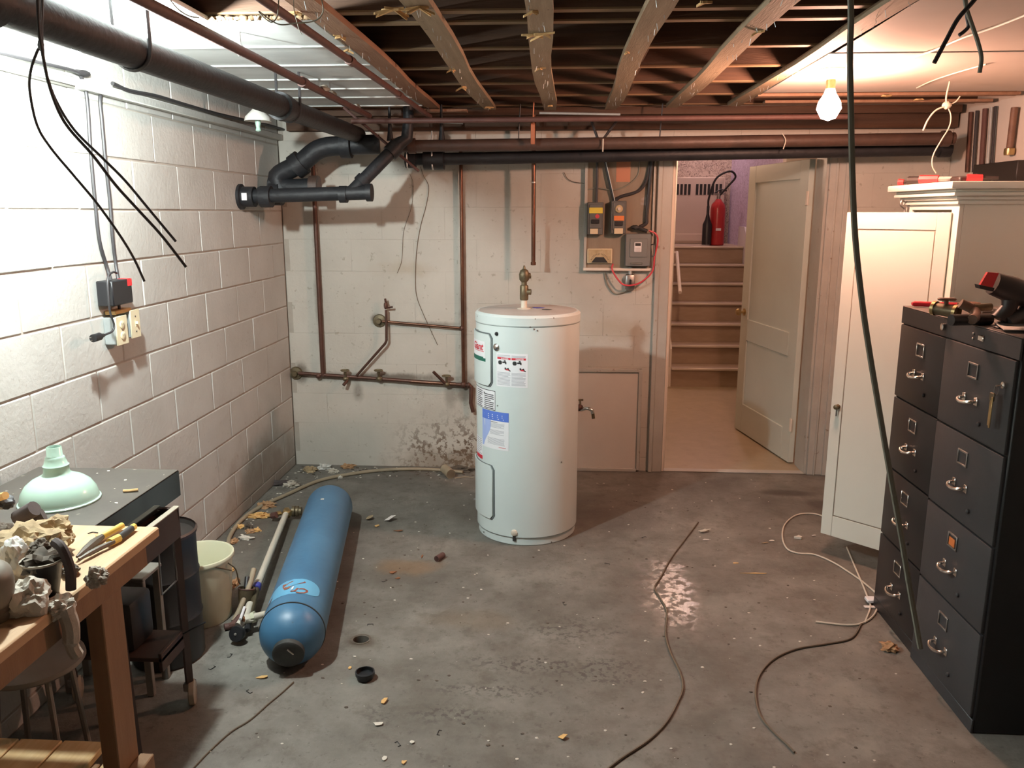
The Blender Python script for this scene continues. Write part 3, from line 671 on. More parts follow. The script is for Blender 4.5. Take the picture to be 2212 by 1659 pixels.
rail('thin iron pipe crossing the whole ceiling just before the back wall', [a, b], .014)
for (x0, y0, x1, y1, yy, lab) in ((1165, 244, 1340, 247, 4.57, 'bright galvanised conduit end under the ceiling above the heater'), (908, 262, 1000, 266, 4.75, 'short pale conduit under the ceiling near the corner elbow')):
    tag(MB().tube([P(x0, y0, Y=yy), P(x1, y1, Y=yy)], .006, 8).build('conduit', 'galvanised'), lab, 'conduit')
tag(MB().tube([P(742, 232, Y=4.72), P(905, 370, Y=4.80)], .008, 8).build('thin_pipe', 'rust_pipe'), 'slim rusty pipe sloping down from the ceiling behind the corner elbow', 'pipe')
# insulation shreds on the iron pipes
for (px, py) in ((702, 190), (718, 202), (772, 230), (845, 262)):
    q = P(px, py, Z=2.235); MB().blob(q, (.016, .05, .014), 2, .5, 8, px).build('insulation_shred', 'rag_white', RAIL1)

# ================================================================== COPPER PIPING ON THE BACK WALL
YP = YB-.035
cp = thing('copper_piping', 'tarnished copper water piping with valves fixed to the back wall', 'pipe', (-1.1, YP, .58))
def bw(px, py, dy=.035): return P(px, py, Y=YB-dy)
A = bw(645, 806); B = bw(1012, 832)
lp = bw(684, 360); lq = bw(690, 812); rp = bw(996, 360); rq = bw(1001, 830)
MB().cyl(A, B, .012, 12).build('horizontal_pipe', 'copper_old', cp)
MB().cyl(bw(885, 824), bw(985, 830), .0128, 12).build('horizontal_pipe', 'copper', cp)
lp.x = lq.x = (lp.x+lq.x)/2-.0; rp.x = rq.x = (rp.x+rq.x)/2
lp.z = 2.1; rp.z = 2.1
MB().cyl(lp, lq, .0145, 12).build('left_riser', 'copper_old', cp)
MB().cyl(rp, rq, .0115, 12).build('right_riser', 'copper', cp)
MB().cyl(bw(826, 694), bw(998, 709), .0085, 10).build('upper_branch', 'copper', cp)
for (px, py, r) in ((688, 812, .019), (998, 709, .017), (1001, 831, .021), (1012, 832, .017)):
    MB().blob(bw(px, py), (r, r, r*1.1), 2, .1, 5, px).build('solder_joint', 'copper_old', cp)
for (px, py) in ((640, 806), (820, 693)):
    c0 = bw(px, py, .0); MB().lathe([(.045, 0), (.04, .012), (.018, .016), (.016, .04)], V(c0.x, YB, c0.z), (0, -1, 0), 14).build('wall_fitting', 'brass_old', cp)
MB().tube([bw(1010, 832), bw(1018, 835), bw(1017, 870), bw(1022, 890)], .013, 10).build('drop_leg', 'copper_old', cp)
def valve(px, py, seed):
    c0 = bw(px, py, .045)
    v = MB().blob(c0, (.022, .02, .018), 2, .15, 5, seed).cyl(c0, c0+V(0, -.01, .055), .008, 10).build('valve', 'brass_old', cp)
    mb = MB(); w0 = c0+V(0, -.012, .058); n = 10
    mb.tube([w0+V(.027*cos(2*pi*k/n), .012*sin(2*pi*k/n)*.9, .004*sin(2*pi*k/n)) for k in range(n+1)], .0045, 6)
    for k in range(5): mb.tube([w0, w0+V(.026*cos(2*pi*k/5), .011*sin(2*pi*k/5), 0)], .003, 4)
    mb.build('hand_wheel', 'brass_old', v)
    return c0
valve(747, 818, 1); valve(819, 818, 2); valve(965, 830, 3)
MB().tube([bw(770, 812, .05), bw(832, 742, .06), bw(835, 735, .06), bw(834, 670, .05)], .0085, 10).build('stub_pipe', 'copper_old', cp)
MB().blob(bw(833, 660, .05), (.014, .014, .026), 2, .2, 6, 3).tube([bw(833, 652, .05), bw(832, 645, .05)], .007, 8).tube([bw(836, 665, .05), bw(848, 663, .06)], .006, 6).build('stop_cock', 'copper_old', cp)
MB().tube([bw(965, 832, .05), bw(936, 803, .09)], .010, 10).build('outlet_spout', 'copper_old', cp)
MB().tube([bw(750, 822, .05), bw(742, 832, .08)], .011, 10).build('outlet_spout', 'copper_old', cp)
# hanging copper pipe with no connection
a = P(1153, 300, Y=5.06); b = P(1151, 573, Y=5.06); b.x = a.x+.002; a.z = ZC-.046
hp = thing('copper_pipe', 'copper pipe hanging down above the water heater, cut off at its end', 'pipe', b)
MB().cyl(a, b, .0125, 14).build('pipe', 'copper', hp)
MB().lathe([(.0125, -.02), (.0165, -.018), (.0165, .0)], b+V(0, 0, .02), (0, 0, 1), 12).build('end_fitting', 'copper', hp)
MB().lathe([(.0135, -.004), (.0145, 0), (.0135, .004)], P(1153, 394, Y=5.06), (0, 0, 1), 12).build('solder_ring', 'solder', hp)
a = P(1151, 268, Y=4.76); b = P(1150, 312, Y=4.76)
tag(MB().rbox((a.x-.012, 4.755, b.z), (a.x+.012, 4.762, a.z+.01), .002).tube([(a.x, 4.758, a.z), (a.x+.005, 4.758, ZC-.01)], .004, 6).build('pipe_strap', 'copper_orange'), 'orange copper strap hanging above the brown drain pipe', 'strap')
# brass tap to the right of the heater
a = P(1240, 885, Y=5.12); fb = thing('garden_tap', 'brass tap with chrome elbow sticking out from the wall right of the heater', 'tap', (a.x, 5.12, a.z-.05))
MB().cyl((a.x-.02, 5.12, a.z), (a.x-.02, YB-.014, a.z), .012, 12).cyl((a.x-.03, 5.12, a.z), P(1258, 884, Y=5.10), .012, 12).blob(P(1252, 880, Y=5.1), .022, 2, .2, 5, 1).build('tap_body', 'copper_old', fb)
MB().tube([P(1254, 880, Y=5.1), P(1253, 862, Y=5.1)], .006, 8).tube([P(1247, 864, Y=5.1), P(1260, 864, Y=5.1)], .007, 8).build('handle', 'brass_old', fb)
MB().tube(spline([P(1256, 885, Y=5.1), P(1268, 882, Y=5.07), P(1278, 886, Y=5.06), P(1280, 893, Y=5.06)]), .0125, 12).build('elbow', 'chrome', fb)
MB().tube([P(1280, 888, Y=5.06), P(1282, 904, Y=5.06)], .0105, 12).build('spout', 'brass_old', fb)
# wires on the back wall
def cable(name, pts, r, m, label, cat='cable', group=None, seg=6, n=6):
    return tag(MB().tube(spline(pts, n), r, seg).build(name, m), label, cat, group)
cable('loose_wire', [bw(x, y, .006) for x, y in ((908, 360), (915, 380), (926, 405), (920, 445), (908, 490), (900, 540), (897, 600), (900, 640), (915, 680), (945, 745))], .0018, 'cable_brown', 'long thin brown wire hanging loose down the back wall', 'wire')
cable('loose_wire', [bw(x, y, .004) for x, y in ((885, 375), (893, 400), (888, 450), (872, 500), (868, 560), (858, 590))], .0012, 'cable_brown', 'faint short wire beside the long loose wire on the back wall', 'wire')
cable('loose_wire', [bw(x, y, .01) for x, y in ((1218, 372), (1226, 386), (1240, 393), (1262, 396))], .002, 'cable_brown', 'short curved wire entering the electric board from the left', 'wire')

# hatch frame behind the heater
hf = thing('wall_hatch', 'low painted wall hatch framed by a thin wooden strip behind the heater', 'hatch', (.2, YB-.02, 0))
q0 = P(1250, 796, Y=YB-.02); q1 = P(1380, 1022, Y=YB-.02); xl = -.28
MB().rbox((xl, YB-.014, .012), (q1.x-.02, YB-.0015, q0.z-.02), .002).build('hatch_panel', 'plaster_right', hf)
MB().rbox((xl, YB-.028, q0.z-.022), (q1.x, YB-.001, q0.z), .003).build('top_strip', 'trim_paint', hf)
MB().rbox((q1.x-.022, YB-.029, .012), (q1.x+.001, YB-.001, q0.z), .003).build('side_strip', 'trim_paint', hf)
MB().rbox((xl, YB-.03, 0), (q1.x-.02, YB-.001, .022), .003).build('bottom_strip', 'trim_paint', hf)

# ================================================================== ELECTRIC BOARD
def be(px, py, dy): return P(px, py, Y=YB-dy)
x0 = be(1262, 583, .02).x; x1 = be(1406, 583, .02).x; z0 = be(1330, 583, .02).z; z1 = 2.12
eb = thing('electric_board', 'grey-brown mounting board with a pale frame left of the doorway', 'panel', ((x0+x1)/2, YB-.01, z0))
MB().rbox((x0, YB-.022, z0), (x1, YB-.001, z1), .003).build('backboard', 'panel_board', eb)
MB().rbox((x0-.008, YB-.045, z0-.005), (x1+.004, YB-.001, z0+.014), .003).build('bottom_frame', 'trim_edge_white', eb)
MB().rbox((x0-.008, YB-.04, z0), (x0+.012, YB-.001, z1), .003).build('left_frame', 'trim_paint', eb)
MB().rbox((x1-.006, YB-.04, z0), (x1+.006, YB-.001, z1), .003).build('right_frame', 'trim_paint', eb)
MB().rbox((be(1341, 0, .023).x, YB-.0235, be(0, 395, .023).z), (be(1373, 0, .023).x, YB-.0222, z1-.02), .001).build('orange_paint_patch', 'paint_orange', eb)
def ebox(label, px0, py0, px1, py1, dep, m, name='switch_box'):
    f = YB-.023-dep; a = P(px0, py1, Y=f); b = P(px1, py0, Y=f)
    o = thing(name, label, 'switch box', ((a.x+b.x)/2, f, a.z))
    MB().rbox((a.x, f, a.z), (b.x, YB-.023, b.z), .004).build('case', m, o)
    def sub(nm, fx0, fz0, fx1, fz1, th, mm, r=.002, par=o):
        return MB().rbox((a.x+(b.x-a.x)*fx0, f-th, a.z+(b.z-a.z)*fz0), (a.x+(b.x-a.x)*fx1, f+.001, a.z+(b.z-a.z)*fz1), r).build(nm, mm, par)
    return o, sub, a, b, f
o, sub, a, b, f = ebox('grey switch box on the left with a yellow label and round red dot', 1268, 437, 1304, 507, .06, 'box_grey')
sub('cover', .12, .2, .92, .93, .006, 'box_grey'); sub('yellow_label', .10, .66, .95, .84, .009, 'yellow_label'); sub('paper_tag', .18, .02, .68, .19, .009, 'paper_cream'); sub('switch', .25, .35, .75, .47, .016, 'black_plastic')
MB().lathe([(.013, 0), (.013, .004)], (a.x+(b.x-a.x)*.62, f-.006, a.z+(b.z-a.z)*.57), (0, -1, 0), 16).build('red_dot', 'red_wire', o)
writing('FUSE', .016, (a.x+(b.x-a.x)*.5, f-.0095, a.z+(b.z-a.z)*.72), (1, 0, 0), (0, 0, 1)).build('label_text', 'print_black', o, 0) if False else None
o, sub, a, b, f = ebox('grey switch box on the right with a round dial window and orange label', 1319, 434, 1354, 505, .07, 'box_grey')
sub('cover', .12, .12, .90, .95, .006, 'box_grey'); sub('orange_label', .18, .40, .85, .55, .009, 'orange_label'); sub('paper_tag', .22, .0, .80, .17, .009, 'paper_cream'); sub('switch', .25, .25, .78, .38, .014, 'black_plastic')
MB().lathe([(.024, 0), (.024, .006), (.02, .01)], (a.x+(b.x-a.x)*.5, f-.006, a.z+(b.z-a.z)*.76), (0, -1, 0), 20).build('dial_window', 'gauge_face', o)
MB().lathe([(.010, 0), (.010, .01)], (a.x+(b.x-a.x)*.5, f-.016, a.z+(b.z-a.z)*.76), (0, -1, 0), 12).build('dial_hub', 'solder', o)
o, sub, a, b, f = ebox('wide grey fuse box with a small white plate, lower right of the board', 1350, 505, 1407, 575, .06, 'box_grey_light')
sub('cover', .17, .28, .86, .85, .006, 'box_grey_light'); sub('name_plate', .34, .44, .63, .74, .008, 'label_white'); sub('plate_head', .37, .62, .60, .72, .009, 'print_black'); sub('chrome_badge', .22, .06, .68, .12, .008, 'chrome')
for k in range(4): sub('plate_line', .38, .465+.03*k, .59, .475+.03*k, .0088, 'print_grey', .0002)
MB().tube(spline([(b.x, f+.02, a.z+.13), (b.x+.02, f, a.z+.13), (b.x+.022, f, a.z+.07), (b.x, f+.01, a.z+.055)]), .004, 6).build('lever', 'steel', o)
a = P(1268, 569, Y=YB-.04); b = P(1323, 537, Y=YB-.04)
o = thing('meter_gauge', 'small rectangular meter with a cream dial at the lower left of the board', 'meter', ((a.x+b.x)/2, YB-.03, a.z))
MB().rbox((a.x, YB-.04, a.z), (b.x, YB-.023, b.z), .003).build('frame', 'paper_cream', o)
MB().rbox((a.x+.008, YB-.043, a.z+.006), (b.x-.008, YB-.0395, b.z-.006), .002).build('dial', 'gauge_face', o)
cx = (a.x+b.x)/2; hz = b.z-a.z; fy = YB-.0435
MB().prism([(cx-.052, fy, a.z+.006), (cx+.052, fy, a.z+.006), (cx+.026, fy, a.z+hz*.42), (cx-.026, fy, a.z+hz*.42)], (0, -.004, 0)).build('pointer_plate', 'print_black', o, 0)
mb = MB()
for k in range(15):
    q = pi*(.12+.76*k/14); mb.box((-.0012, 0, .052), (.0012, .0006, .060), T=Matrix.Translation((cx, fy-.001, a.z+.004)) @ Matrix.Rotation(pi/2-q, 4, 'Y'))
mb.build('scale_marks', 'print_black', o, 0)
a = P(1361, 608, Y=YB-.03)
o = thing('wall_switch', 'grey metal switch fitting hanging below the electric board', 'switch', (a.x, YB-.03, a.z-.05))
MB().rbox((a.x-.032, YB-.05, a.z-.055), (a.x+.03, YB-.002, a.z+.045), .012, 2).build('body', 'steel', o)
MB().cyl((a.x, YB-.028, a.z+.04), (a.x, YB-.028, a.z+.09), .012).build('nipple', 'galvanised', o)
MB().rbox((a.x-.006, YB-.07, a.z-.02), (a.x+.006, YB-.05, a.z+.015), .003).build('toggle', 'black_plastic', o)
cable('red_cable', [be(x, y, d) for x, y, d in ((1324, 570, .05), (1322, 582, .06), (1335, 604, .07), (1350, 616, .075), (1375, 614, .075), (1395, 602, .07), (1410, 584, .07), (1414, 555, .07), (1421, 520, .07), (1416, 505, .07), (1402, 498, .07))], .0055, 'red_wire', 'red cable looping under the electric board', seg=8)
for lab, pts, r, m in (('black cable dropping straight into the left switch box', ((1289, 300, .05), (1290, 370, .05), (1289, 440, .05)), .008, 'cable_black'),
                       ('black cable slanting into the right switch box', ((1302, 300, .05), (1308, 350, .05), (1318, 400, .05), (1328, 438, .05)), .009, 'cable_black'),
                       ('pale conduit slanting beside the black cable above the right switch box', ((1308, 345, .06), (1318, 390, .065), (1328, 434, .06)), .003, 'galvanised'),
                       ('thick brown cable curving from the right side to the right switch box', ((1404, 345, .04), (1398, 385, .045), (1380, 412, .05), (1340, 425, .055), (1326, 440, .05)), .009, 'cable_black'),
                       ('thin grey cable arching across the board', ((1382, 345, .03), (1378, 378, .03), (1355, 400, .032), (1325, 410, .035), (1290, 406, .035), (1264, 411, .035)), .004, 'cable_grey'),
                       ('black armoured cable on the right edge of the board ending in tape', ((1409, 345, .05), (1403, 400, .05), (1397, 465, .05), (1396, 482, .05), (1382, 490, .055)), .011, 'cable_black'),
                       ('pale grey cable sagging below the board to the metal switch fitting', ((1306, 590, .01), (1312, 615, .01), (1328, 634, .01), (1350, 630, .015), (1362, 622, .02)), .004, 'cable_grey')):
    cable('cable', [be(*p) for p in pts], r, m, lab, seg=8)
tag(MB().blob(be(1375, 492, .06), (.035, .015, .014), 2, .5, 9, 3).tube([be(1380, 492, .06), be(1398, 500, .07)], .012, 8).build('tape_wad', 'black_rubber'), 'wad of black tape on top of the wide grey fuse box', 'tape')
for (p0, p1, lab) in (((1278, 262), (1292, 302), 'left'), ((1332, 262), (1302, 302), 'right')):
    tag(MB().tube([P(*p0, Y=4.95), P(*p1, Y=4.92)], .008, 8).build('cable', 'cable_black'), 'black cable coming down over the drain pipe, %s of a crossing pair' % lab, 'cable')
tag(MB().tube([P(1303, 300, Y=4.803), P(1302, 328, Y=4.803)], .004, 6).build('pull_cord', 'cable_white'), 'short white cord hanging in front of the back drain pipe', 'cord')
tag(MB().tube(spline([P(1690, 288, Y=4.83), P(1697, 303, Y=4.803), P(1692, 322, Y=4.803)]), .003, 6).build('pull_cord', 'cable_white'), 'short curled white cord hanging over the drain pipe right of the doorway', 'cord')

# ================================================================== WATER HEATER
TC = V(-.165, 4.212, 0); TR = .270; TH = 1.195
wh = thing('water_heater', 'tall white cylindrical electric water heater standing on the floor', 'water heater', TC)
MB().lathe([(TR-.012, 0), (TR-.008, .004), (TR-.008, .04), (TR, .046), (TR, TH-.055), (TR+.003, TH-.05), (TR+.003, TH-.012), (TR-.008, TH)], TC, seg=72).build('tank', 'enamel_white', wh, 25)
MB().lathe([(TR-.004, TH-.004), (TR-.02, TH+.001), (.1, TH+.006), (.001, TH+.007)], TC, seg=48).build('top_plate', 'enamel_top', wh)
MB().lathe([(TR+.0008, .0455), (TR+.0008, .0475)], TC, seg=72, cap=False).build('bottom_seam', 'seam_dark', wh)
MB().lathe([(TR+.0012, TH-.0565), (TR+.0012, TH-.055)], TC, seg=72, cap=False).build('top_seam', 'seam_dark', wh)
th_cam = atan2(-TC.x, -TC.y)      # direction to the viewer: (sin, cos)
def cth(px): return math.asin(max(-1, min(1, (px-1131.5)/114.5)))
def cpt(th, z, r=TR):
    a = th_cam-th; return V(TC.x+r*sin(a), TC.y+r*cos(a), z)
def cz(px, py):
    th = cth(px); q = cpt(th, .6); return P(px, py, Y=q.y).z
def wrap(px0, py0, px1, py1, lift, name, m, par=None, corner=0, seg=None, py0r=None, py1r=None):
    par = par or wh; a0, a1 = cth(px0), cth(px1); n = seg or max(3, int((a1-a0)*14))
    zt, zb_ = cz(px1, py0r or py0), cz(px1, py1r or py1)
    return wrapz(a0, a1, zb_, zt, lift, name, m, par, n, corner)
def wrapz(a0, a1, zb_, zt, lift, name, m, par, n=6, corner=0):
    mb = MB(); vs = []; fs = []; 
    for i in range(n+1):
        th = a0+(a1-a0)*i/n; e = min(i, n-i)/n*(a1-a0)*TR
        c = corner-sqrt(max(0, corner**2-(corner-e)**2)) if e < corner else 0
        for (r, z) in ((TR-.003, zb_+c), (TR+lift, zb_+c), (TR+lift, zt-c), (TR-.003, zt-c)): vs.append(cpt(th, z, r))
    for i in range(n):
        for k in range(4): fs.append((i*4+k, i*4+(k+1) % 4, (i+1)*4+(k+1) % 4, (i+1)*4+k))
    fs += [(0, 1, 2, 3), tuple(n*4+k for k in (3, 2, 1, 0))]
    mb.add(vs, fs); return mb.build(name, m, par, 50)
def wtext(body, size, px, py, name, m, par, lift=.0016, shear=0, bold=False, th=None, z=None):
    vs, fs = textverts(body, size, shear, bold); a = cth(px) if th is None else th; z = cz(px, py) if z is None else z
    mb = MB(); mb.add([cpt(a+v.x/TR, z+v.y, TR+lift) for v in vs], fs); return mb.build(name, m, par, 0)
# access covers
up = wrapz(radians(-98), cth(1055.5), cz(1050, 833), cz(1050, 722), .0100, 'access_cover', 'enamel_white', wh, 16, .022)
wrapz(radians(-96), cth(1058), cz(1050, 833)-.006, cz(1050, 722)+.006, .0035, 'cover_shadow_gap', 'seam_dark', up, 16, .025)
lo_ = wrapz(radians(-98), cth(1058), cz(1052, 1119), cz(1052, 1005)-.0, .0100, 'access_cover', 'enamel_white', wh, 16, .022)
wrapz(radians(-96), cth(1061), cz(1052, 1119)-.006, cz(1052, 1005)+.003, .0035, 'cover_shadow_gap', 'seam_dark', lo_, 16, .025)
# maker label on the upper cover
zt_ = cz(1040, 737); zb__ = cz(1040, 778)
lb_ = wrapz(cth(1018), cth(1044), zb__, zt_, .0108, 'maker_label', 'label_white', wh, 6)
wtext('Giant', .052, 0, 0, 'label_text', 'print_red', lb_, .0114, .25, True, th=(radians(-66)), z=cz(1030, 752)-.004)
wrapz(radians(-74), radians(-52), cz(1035, 755)-.008, cz(1035, 755)-.005, .0114, 'underline', 'print_red', lb_, 4)
wtext('électrique', .012, 0, 0, 'label_text', 'print_black', lb_, .0114, th=radians(-63), z=cz(1030, 764)) if False else None
wrapz(cth(1018), cth(1045), zb__-.004, zb__+.012, .0113, 'green_band', 'print_green', lb_, 6)
wrapz(cth(1018), cth(1040), zb__+.012, zb__+.018, .0113, 'green_band', 'print_green', lb_, 6)
# danger label
dl = wrap(1066, 765, 1132, 838, .0008, 'warning_label', 'label_white', seg=8)
za = cz(1100, 765); zd = cz(1100, 838); hgt = za-zd
def rows(a0, a1, z_top, n, dz, par, m='print_grey', seed=0):
    rnd = random.Random(seed); mb = MB()
    for k in range(n):
        z = z_top-dz*k; e = a1-(rnd.random()*.35*(a1-a0) if k % 4 == 3 else rnd.random()*.06*(a1-a0)); m_ = 4
        for i in range(m_):
            b0 = a0+(e-a0)*i/m_; b1 = a0+(e-a0)*(i+1)/m_
            mb.add([cpt(b0, z, TR+.0014), cpt(b1, z, TR+.0014), cpt(b1, z+dz*.38, TR+.0014), cpt(b0, z+dz*.38, TR+.0014)], [(0, 1, 2, 3)])
    mb.build('print_rows', m, par, 0)
for (pa, pb) in ((1068, 1096), (1098, 1128)):
    a0, a1 = cth(pa), cth(pb)
    wrapz(a0, a1, za-hgt*.175, za-hgt*.115, .0012, 'red_band', 'print_red', dl, 3)
    wtext('DANGER' if pa < 1090 else 'DANGER', .010, 0, 0, 'label_text', 'label_white', dl, .0018, bold=True, th=(a0+a1)/2+.02, z=za-hgt*.17)
    rows(a0, a1, za-hgt*.06, 2, .006, dl, seed=pa)
    mb = MB()
    for dxx, r_ in ((-.32, .008), (-.24, .008)):
        th = (a0+a1)/2+dxx*(a1-a0); mb.add([cpt(th+r_*cos(q)/TR, za-hgt*.27+r_*1.3*sin(q), TR+.0015) for q in [2*pi*k/10 for k in range(10)]], [tuple(range(10))])
    def poly(pts): mb.add([cpt((a0+a1)/2+u*(a1-a0), za-hgt*v, TR+.0015) for u, v in pts], [tuple(range(len(pts)))])
    poly([(-.1, .24), (.15, .22), (.2, .25), (.2, .31), (.12, .31), (.10, .28), (-.1, .28)]); poly([(.0, .19), (.15, .19), (.15, .21), (.0, .21)]); poly([(.05, .21), (.1, .21), (.1, .23), (.05, .23)])
    poly([(.05, .42), (.15, .40), (.2, .44), (.35, .41), (.42, .47), (.5, .49), (.5, .52), (.1, .46)])
    mb.build('pictogram', 'print_black', dl, 0)
    mb = MB(); mb.add([cpt((a0+a1)/2+u*(a1-a0), za-hgt*v, TR+.0016) for u, v in ((.02, .45), (.3, .45), (.42, .49), (.2, .49))], [(0, 1, 2, 3)]); mb.build('pictogram', 'print_red', dl, 0)
    rows(a0, a1, za-hgt*.57, 11, hgt*.036, dl, seed=pb)
# rating plate
rl = wrap(1019, 838, 1062, 886, .0009, 'rating_plate', 'label_white', seg=8, py0r=846)
fr = wrapz(cth(1019)-.03, cth(1062.8), cz(1062, 886)-.003, cz(1062, 846)+.003, .0005, 'plate_border', 'print_black', wh, 8)
zt_ = cz(1062, 846); a0, a1 = cth(1022), cth(1060)
rows(a0, a0+(a1-a0)*.45, zt_-.012, 9, .010, rl, 'print_black', 5); rows(a0+(a1-a0)*.55, a1, zt_-.022, 8, .010, rl, 'print_black', 9)
wtext('e', .022, 0, 0, 'label_text', 'print_black', rl, .0016, bold=True, th=a0+(a1-a0)*.55, z=zt_-.022)
# blue service label
bl_ = wrap(1034, 883, 1092, 975, .0010, 'service_label', 'label_white', seg=8, py0r=893)
zt_ = cz(1092, 893); zb__ = cz(1092, 975); hh = zt_-zb__; a0, a1 = cth(1034), cth(1092)
wrapz(a0, a1, zt_-hh*.24, zt_, .0014, 'blue_band', 'print_blue', bl_, 8)
mb = MB(); n = 12; vs = []; fs = []
for i in range(n+1):
    f = i/n; z = zt_-hh*.24-hh*.72*f; wv = .40-.26*f+.06*sin(f*5)
    vs += [cpt(a0, z, TR+.0015), cpt(a0+(a1-a0)*wv*.5, z, TR+.0015), cpt(a0+(a1-a0)*wv, z, TR+.0015)]
    if i < n: fs += [(i*3, i*3+1, i*3+4, i*3+3), (i*3+1, i*3+2, i*3+5, i*3+4)]
mb.add(vs, fs); mb.build('pale_blue_wave', 'print_pale_blue', bl_, 0)
rows(a0+(a1-a0)*.12, a0+(a1-a0)*.85, zt_-hh*.10, 3, hh*.05, bl_, 'label_white', 2)
rows(a0+(a1-a0)*.38, a0+(a1-a0)*.42+.3*(a1-a0)*0+.15, zt_-hh*.285, 1, .006, bl_, 'print_black', 3)
for s_, n_ in ((.32, 5), (.50, 5), (.72, 7)): rows(a0+(a1-a0)*(.36-.1*(s_ > .6)), a0+(a1-a0)*.88, zt_-hh*s_, n_, hh*.026, bl_, 'print_grey', int(s_*10))
rows(a0+(a1-a0)*.68, a0+(a1-a0)*.92, zb__+.012, 1, .006, bl_, 'print_red', 1)
# narrow striped label at the left limb
nl = wrapz(radians(-80), cth(1033), cz(1030, 990), cz(1030, 945), .0008, 'striped_label', 'label_white', wh, 4)
rows(radians(-76), cth(1032), cz(1030, 948), 9, .010, nl, 'print_grey', 4)
wrapz(radians(-78), cth(1033), cz(1030, 990), cz(1030, 982), .0013, 'red_band', 'print_red', nl, 3)
# element cover details
for (px, py, r) in ((1066.5, 721, .010), (1066, 750, .019)):
    th = cth(px); c0 = cpt(th, cz(px, py)); nv = (cpt(th, 0, 1)-cpt(th, 0, .5)).normalized()
    MB().lathe([(r, -.002), (r, .004), (r*.6, .010), (.001, .011)], c0, nv, 14).build('relief_plug', 'chrome' if r > .012 else 'print_black', wh)
for (px, py) in ((1024, 683), (1024, 713), (1147, 689), (1185, 687), (1136, 706), (1144, 711), (1151, 714), (1206, 998), (1068, 876), (1035, 1149), (1186, 1171), (1026, 1005)):
    th = cth(px); c0 = cpt(th, cz(px, py)); nv = (cpt(th, 0, 1)-cpt(th, 0, .5)).normalized()
    MB().lathe([(.004, -.001), (.004, .0025), (.001, .004)], c0, nv, 8).build('screw', 'steel', wh)
th = cth(1104); zc_ = .062
wrapz(th-.030, th+.030, zc_-.036, zc_+.006, .0008, 'drain_opening', 'dark_slot', wh, 4)
nv = (cpt(th, 0, 1)-cpt(th, 0, .5)).normalized()
MB().lathe([(.017, -.002), (.017, .006), (.012, .01), (.001, .011)], cpt(th, zc_+.010), nv, 14).build('drain_cap', 'pvc_white', wh)
th = cth(1026); MB().lathe([(.006, -.001), (.006, .02)], cpt(radians(-88), .16), (cpt(radians(-88), 0, 1)-cpt(radians(-88), 0, .5)).normalized(), 8).build('bolt', 'steel', wh)
# relief valve and pipe stub on top
vc = P(1132, 662, Y=4.20); vx = V(vc.x, 4.20, TH+.003)
MB().lathe([(.036, 0), (.034, .006), (.016, .009), (.015, .05)], vx, seg=16).build('nipple', 'pvc_white', wh)
rv = MB().lathe([(.019, .048), (.022, .052), (.022, .12), (.018, .125)], vx, seg=16).cyl(vx+V(0, 0, .09), vx+V(.036, -.005, .09), .015, 14).build('tee_fitting', 'brass_old', wh)
MB().lathe([(.014, .12), (.014, .14), (.025, .152), (.027, .18), (.020, .20), (.008, .208), (.004, .225)], vx, seg=16).cyl(vx+V(0, 0, .17), vx+V(.032, .01, .172), .015, 12).build('relief_valve', 'brass_old', wh)
MB().blob(vx+V(.075, .03, .005), (.035, .02, .003), 1, .4, 8, 3).build('scribble', 'scribble_blue', wh)
MB().blob(vx+V(.12, -.04, .005), (.03, .01, .002), 1, .4, 8, 5).build('scratch', 'debris_dark', wh)
# copper discharge ell behind the heater, fixed to the wall
tag(MB().tube([P(1143, 606, Y=5.15), P(1180, 601, Y=5.18), P(1193, 603, Y=5.19), P(1193, 612, Y=5.20), P(1190, 650, Y=5.20)], .011, 10).build('copper_elbow', 'copper_orange'), 'pinkish copper elbow pipe on the wall behind the heater valve', 'pipe') if False else None
open_ = None
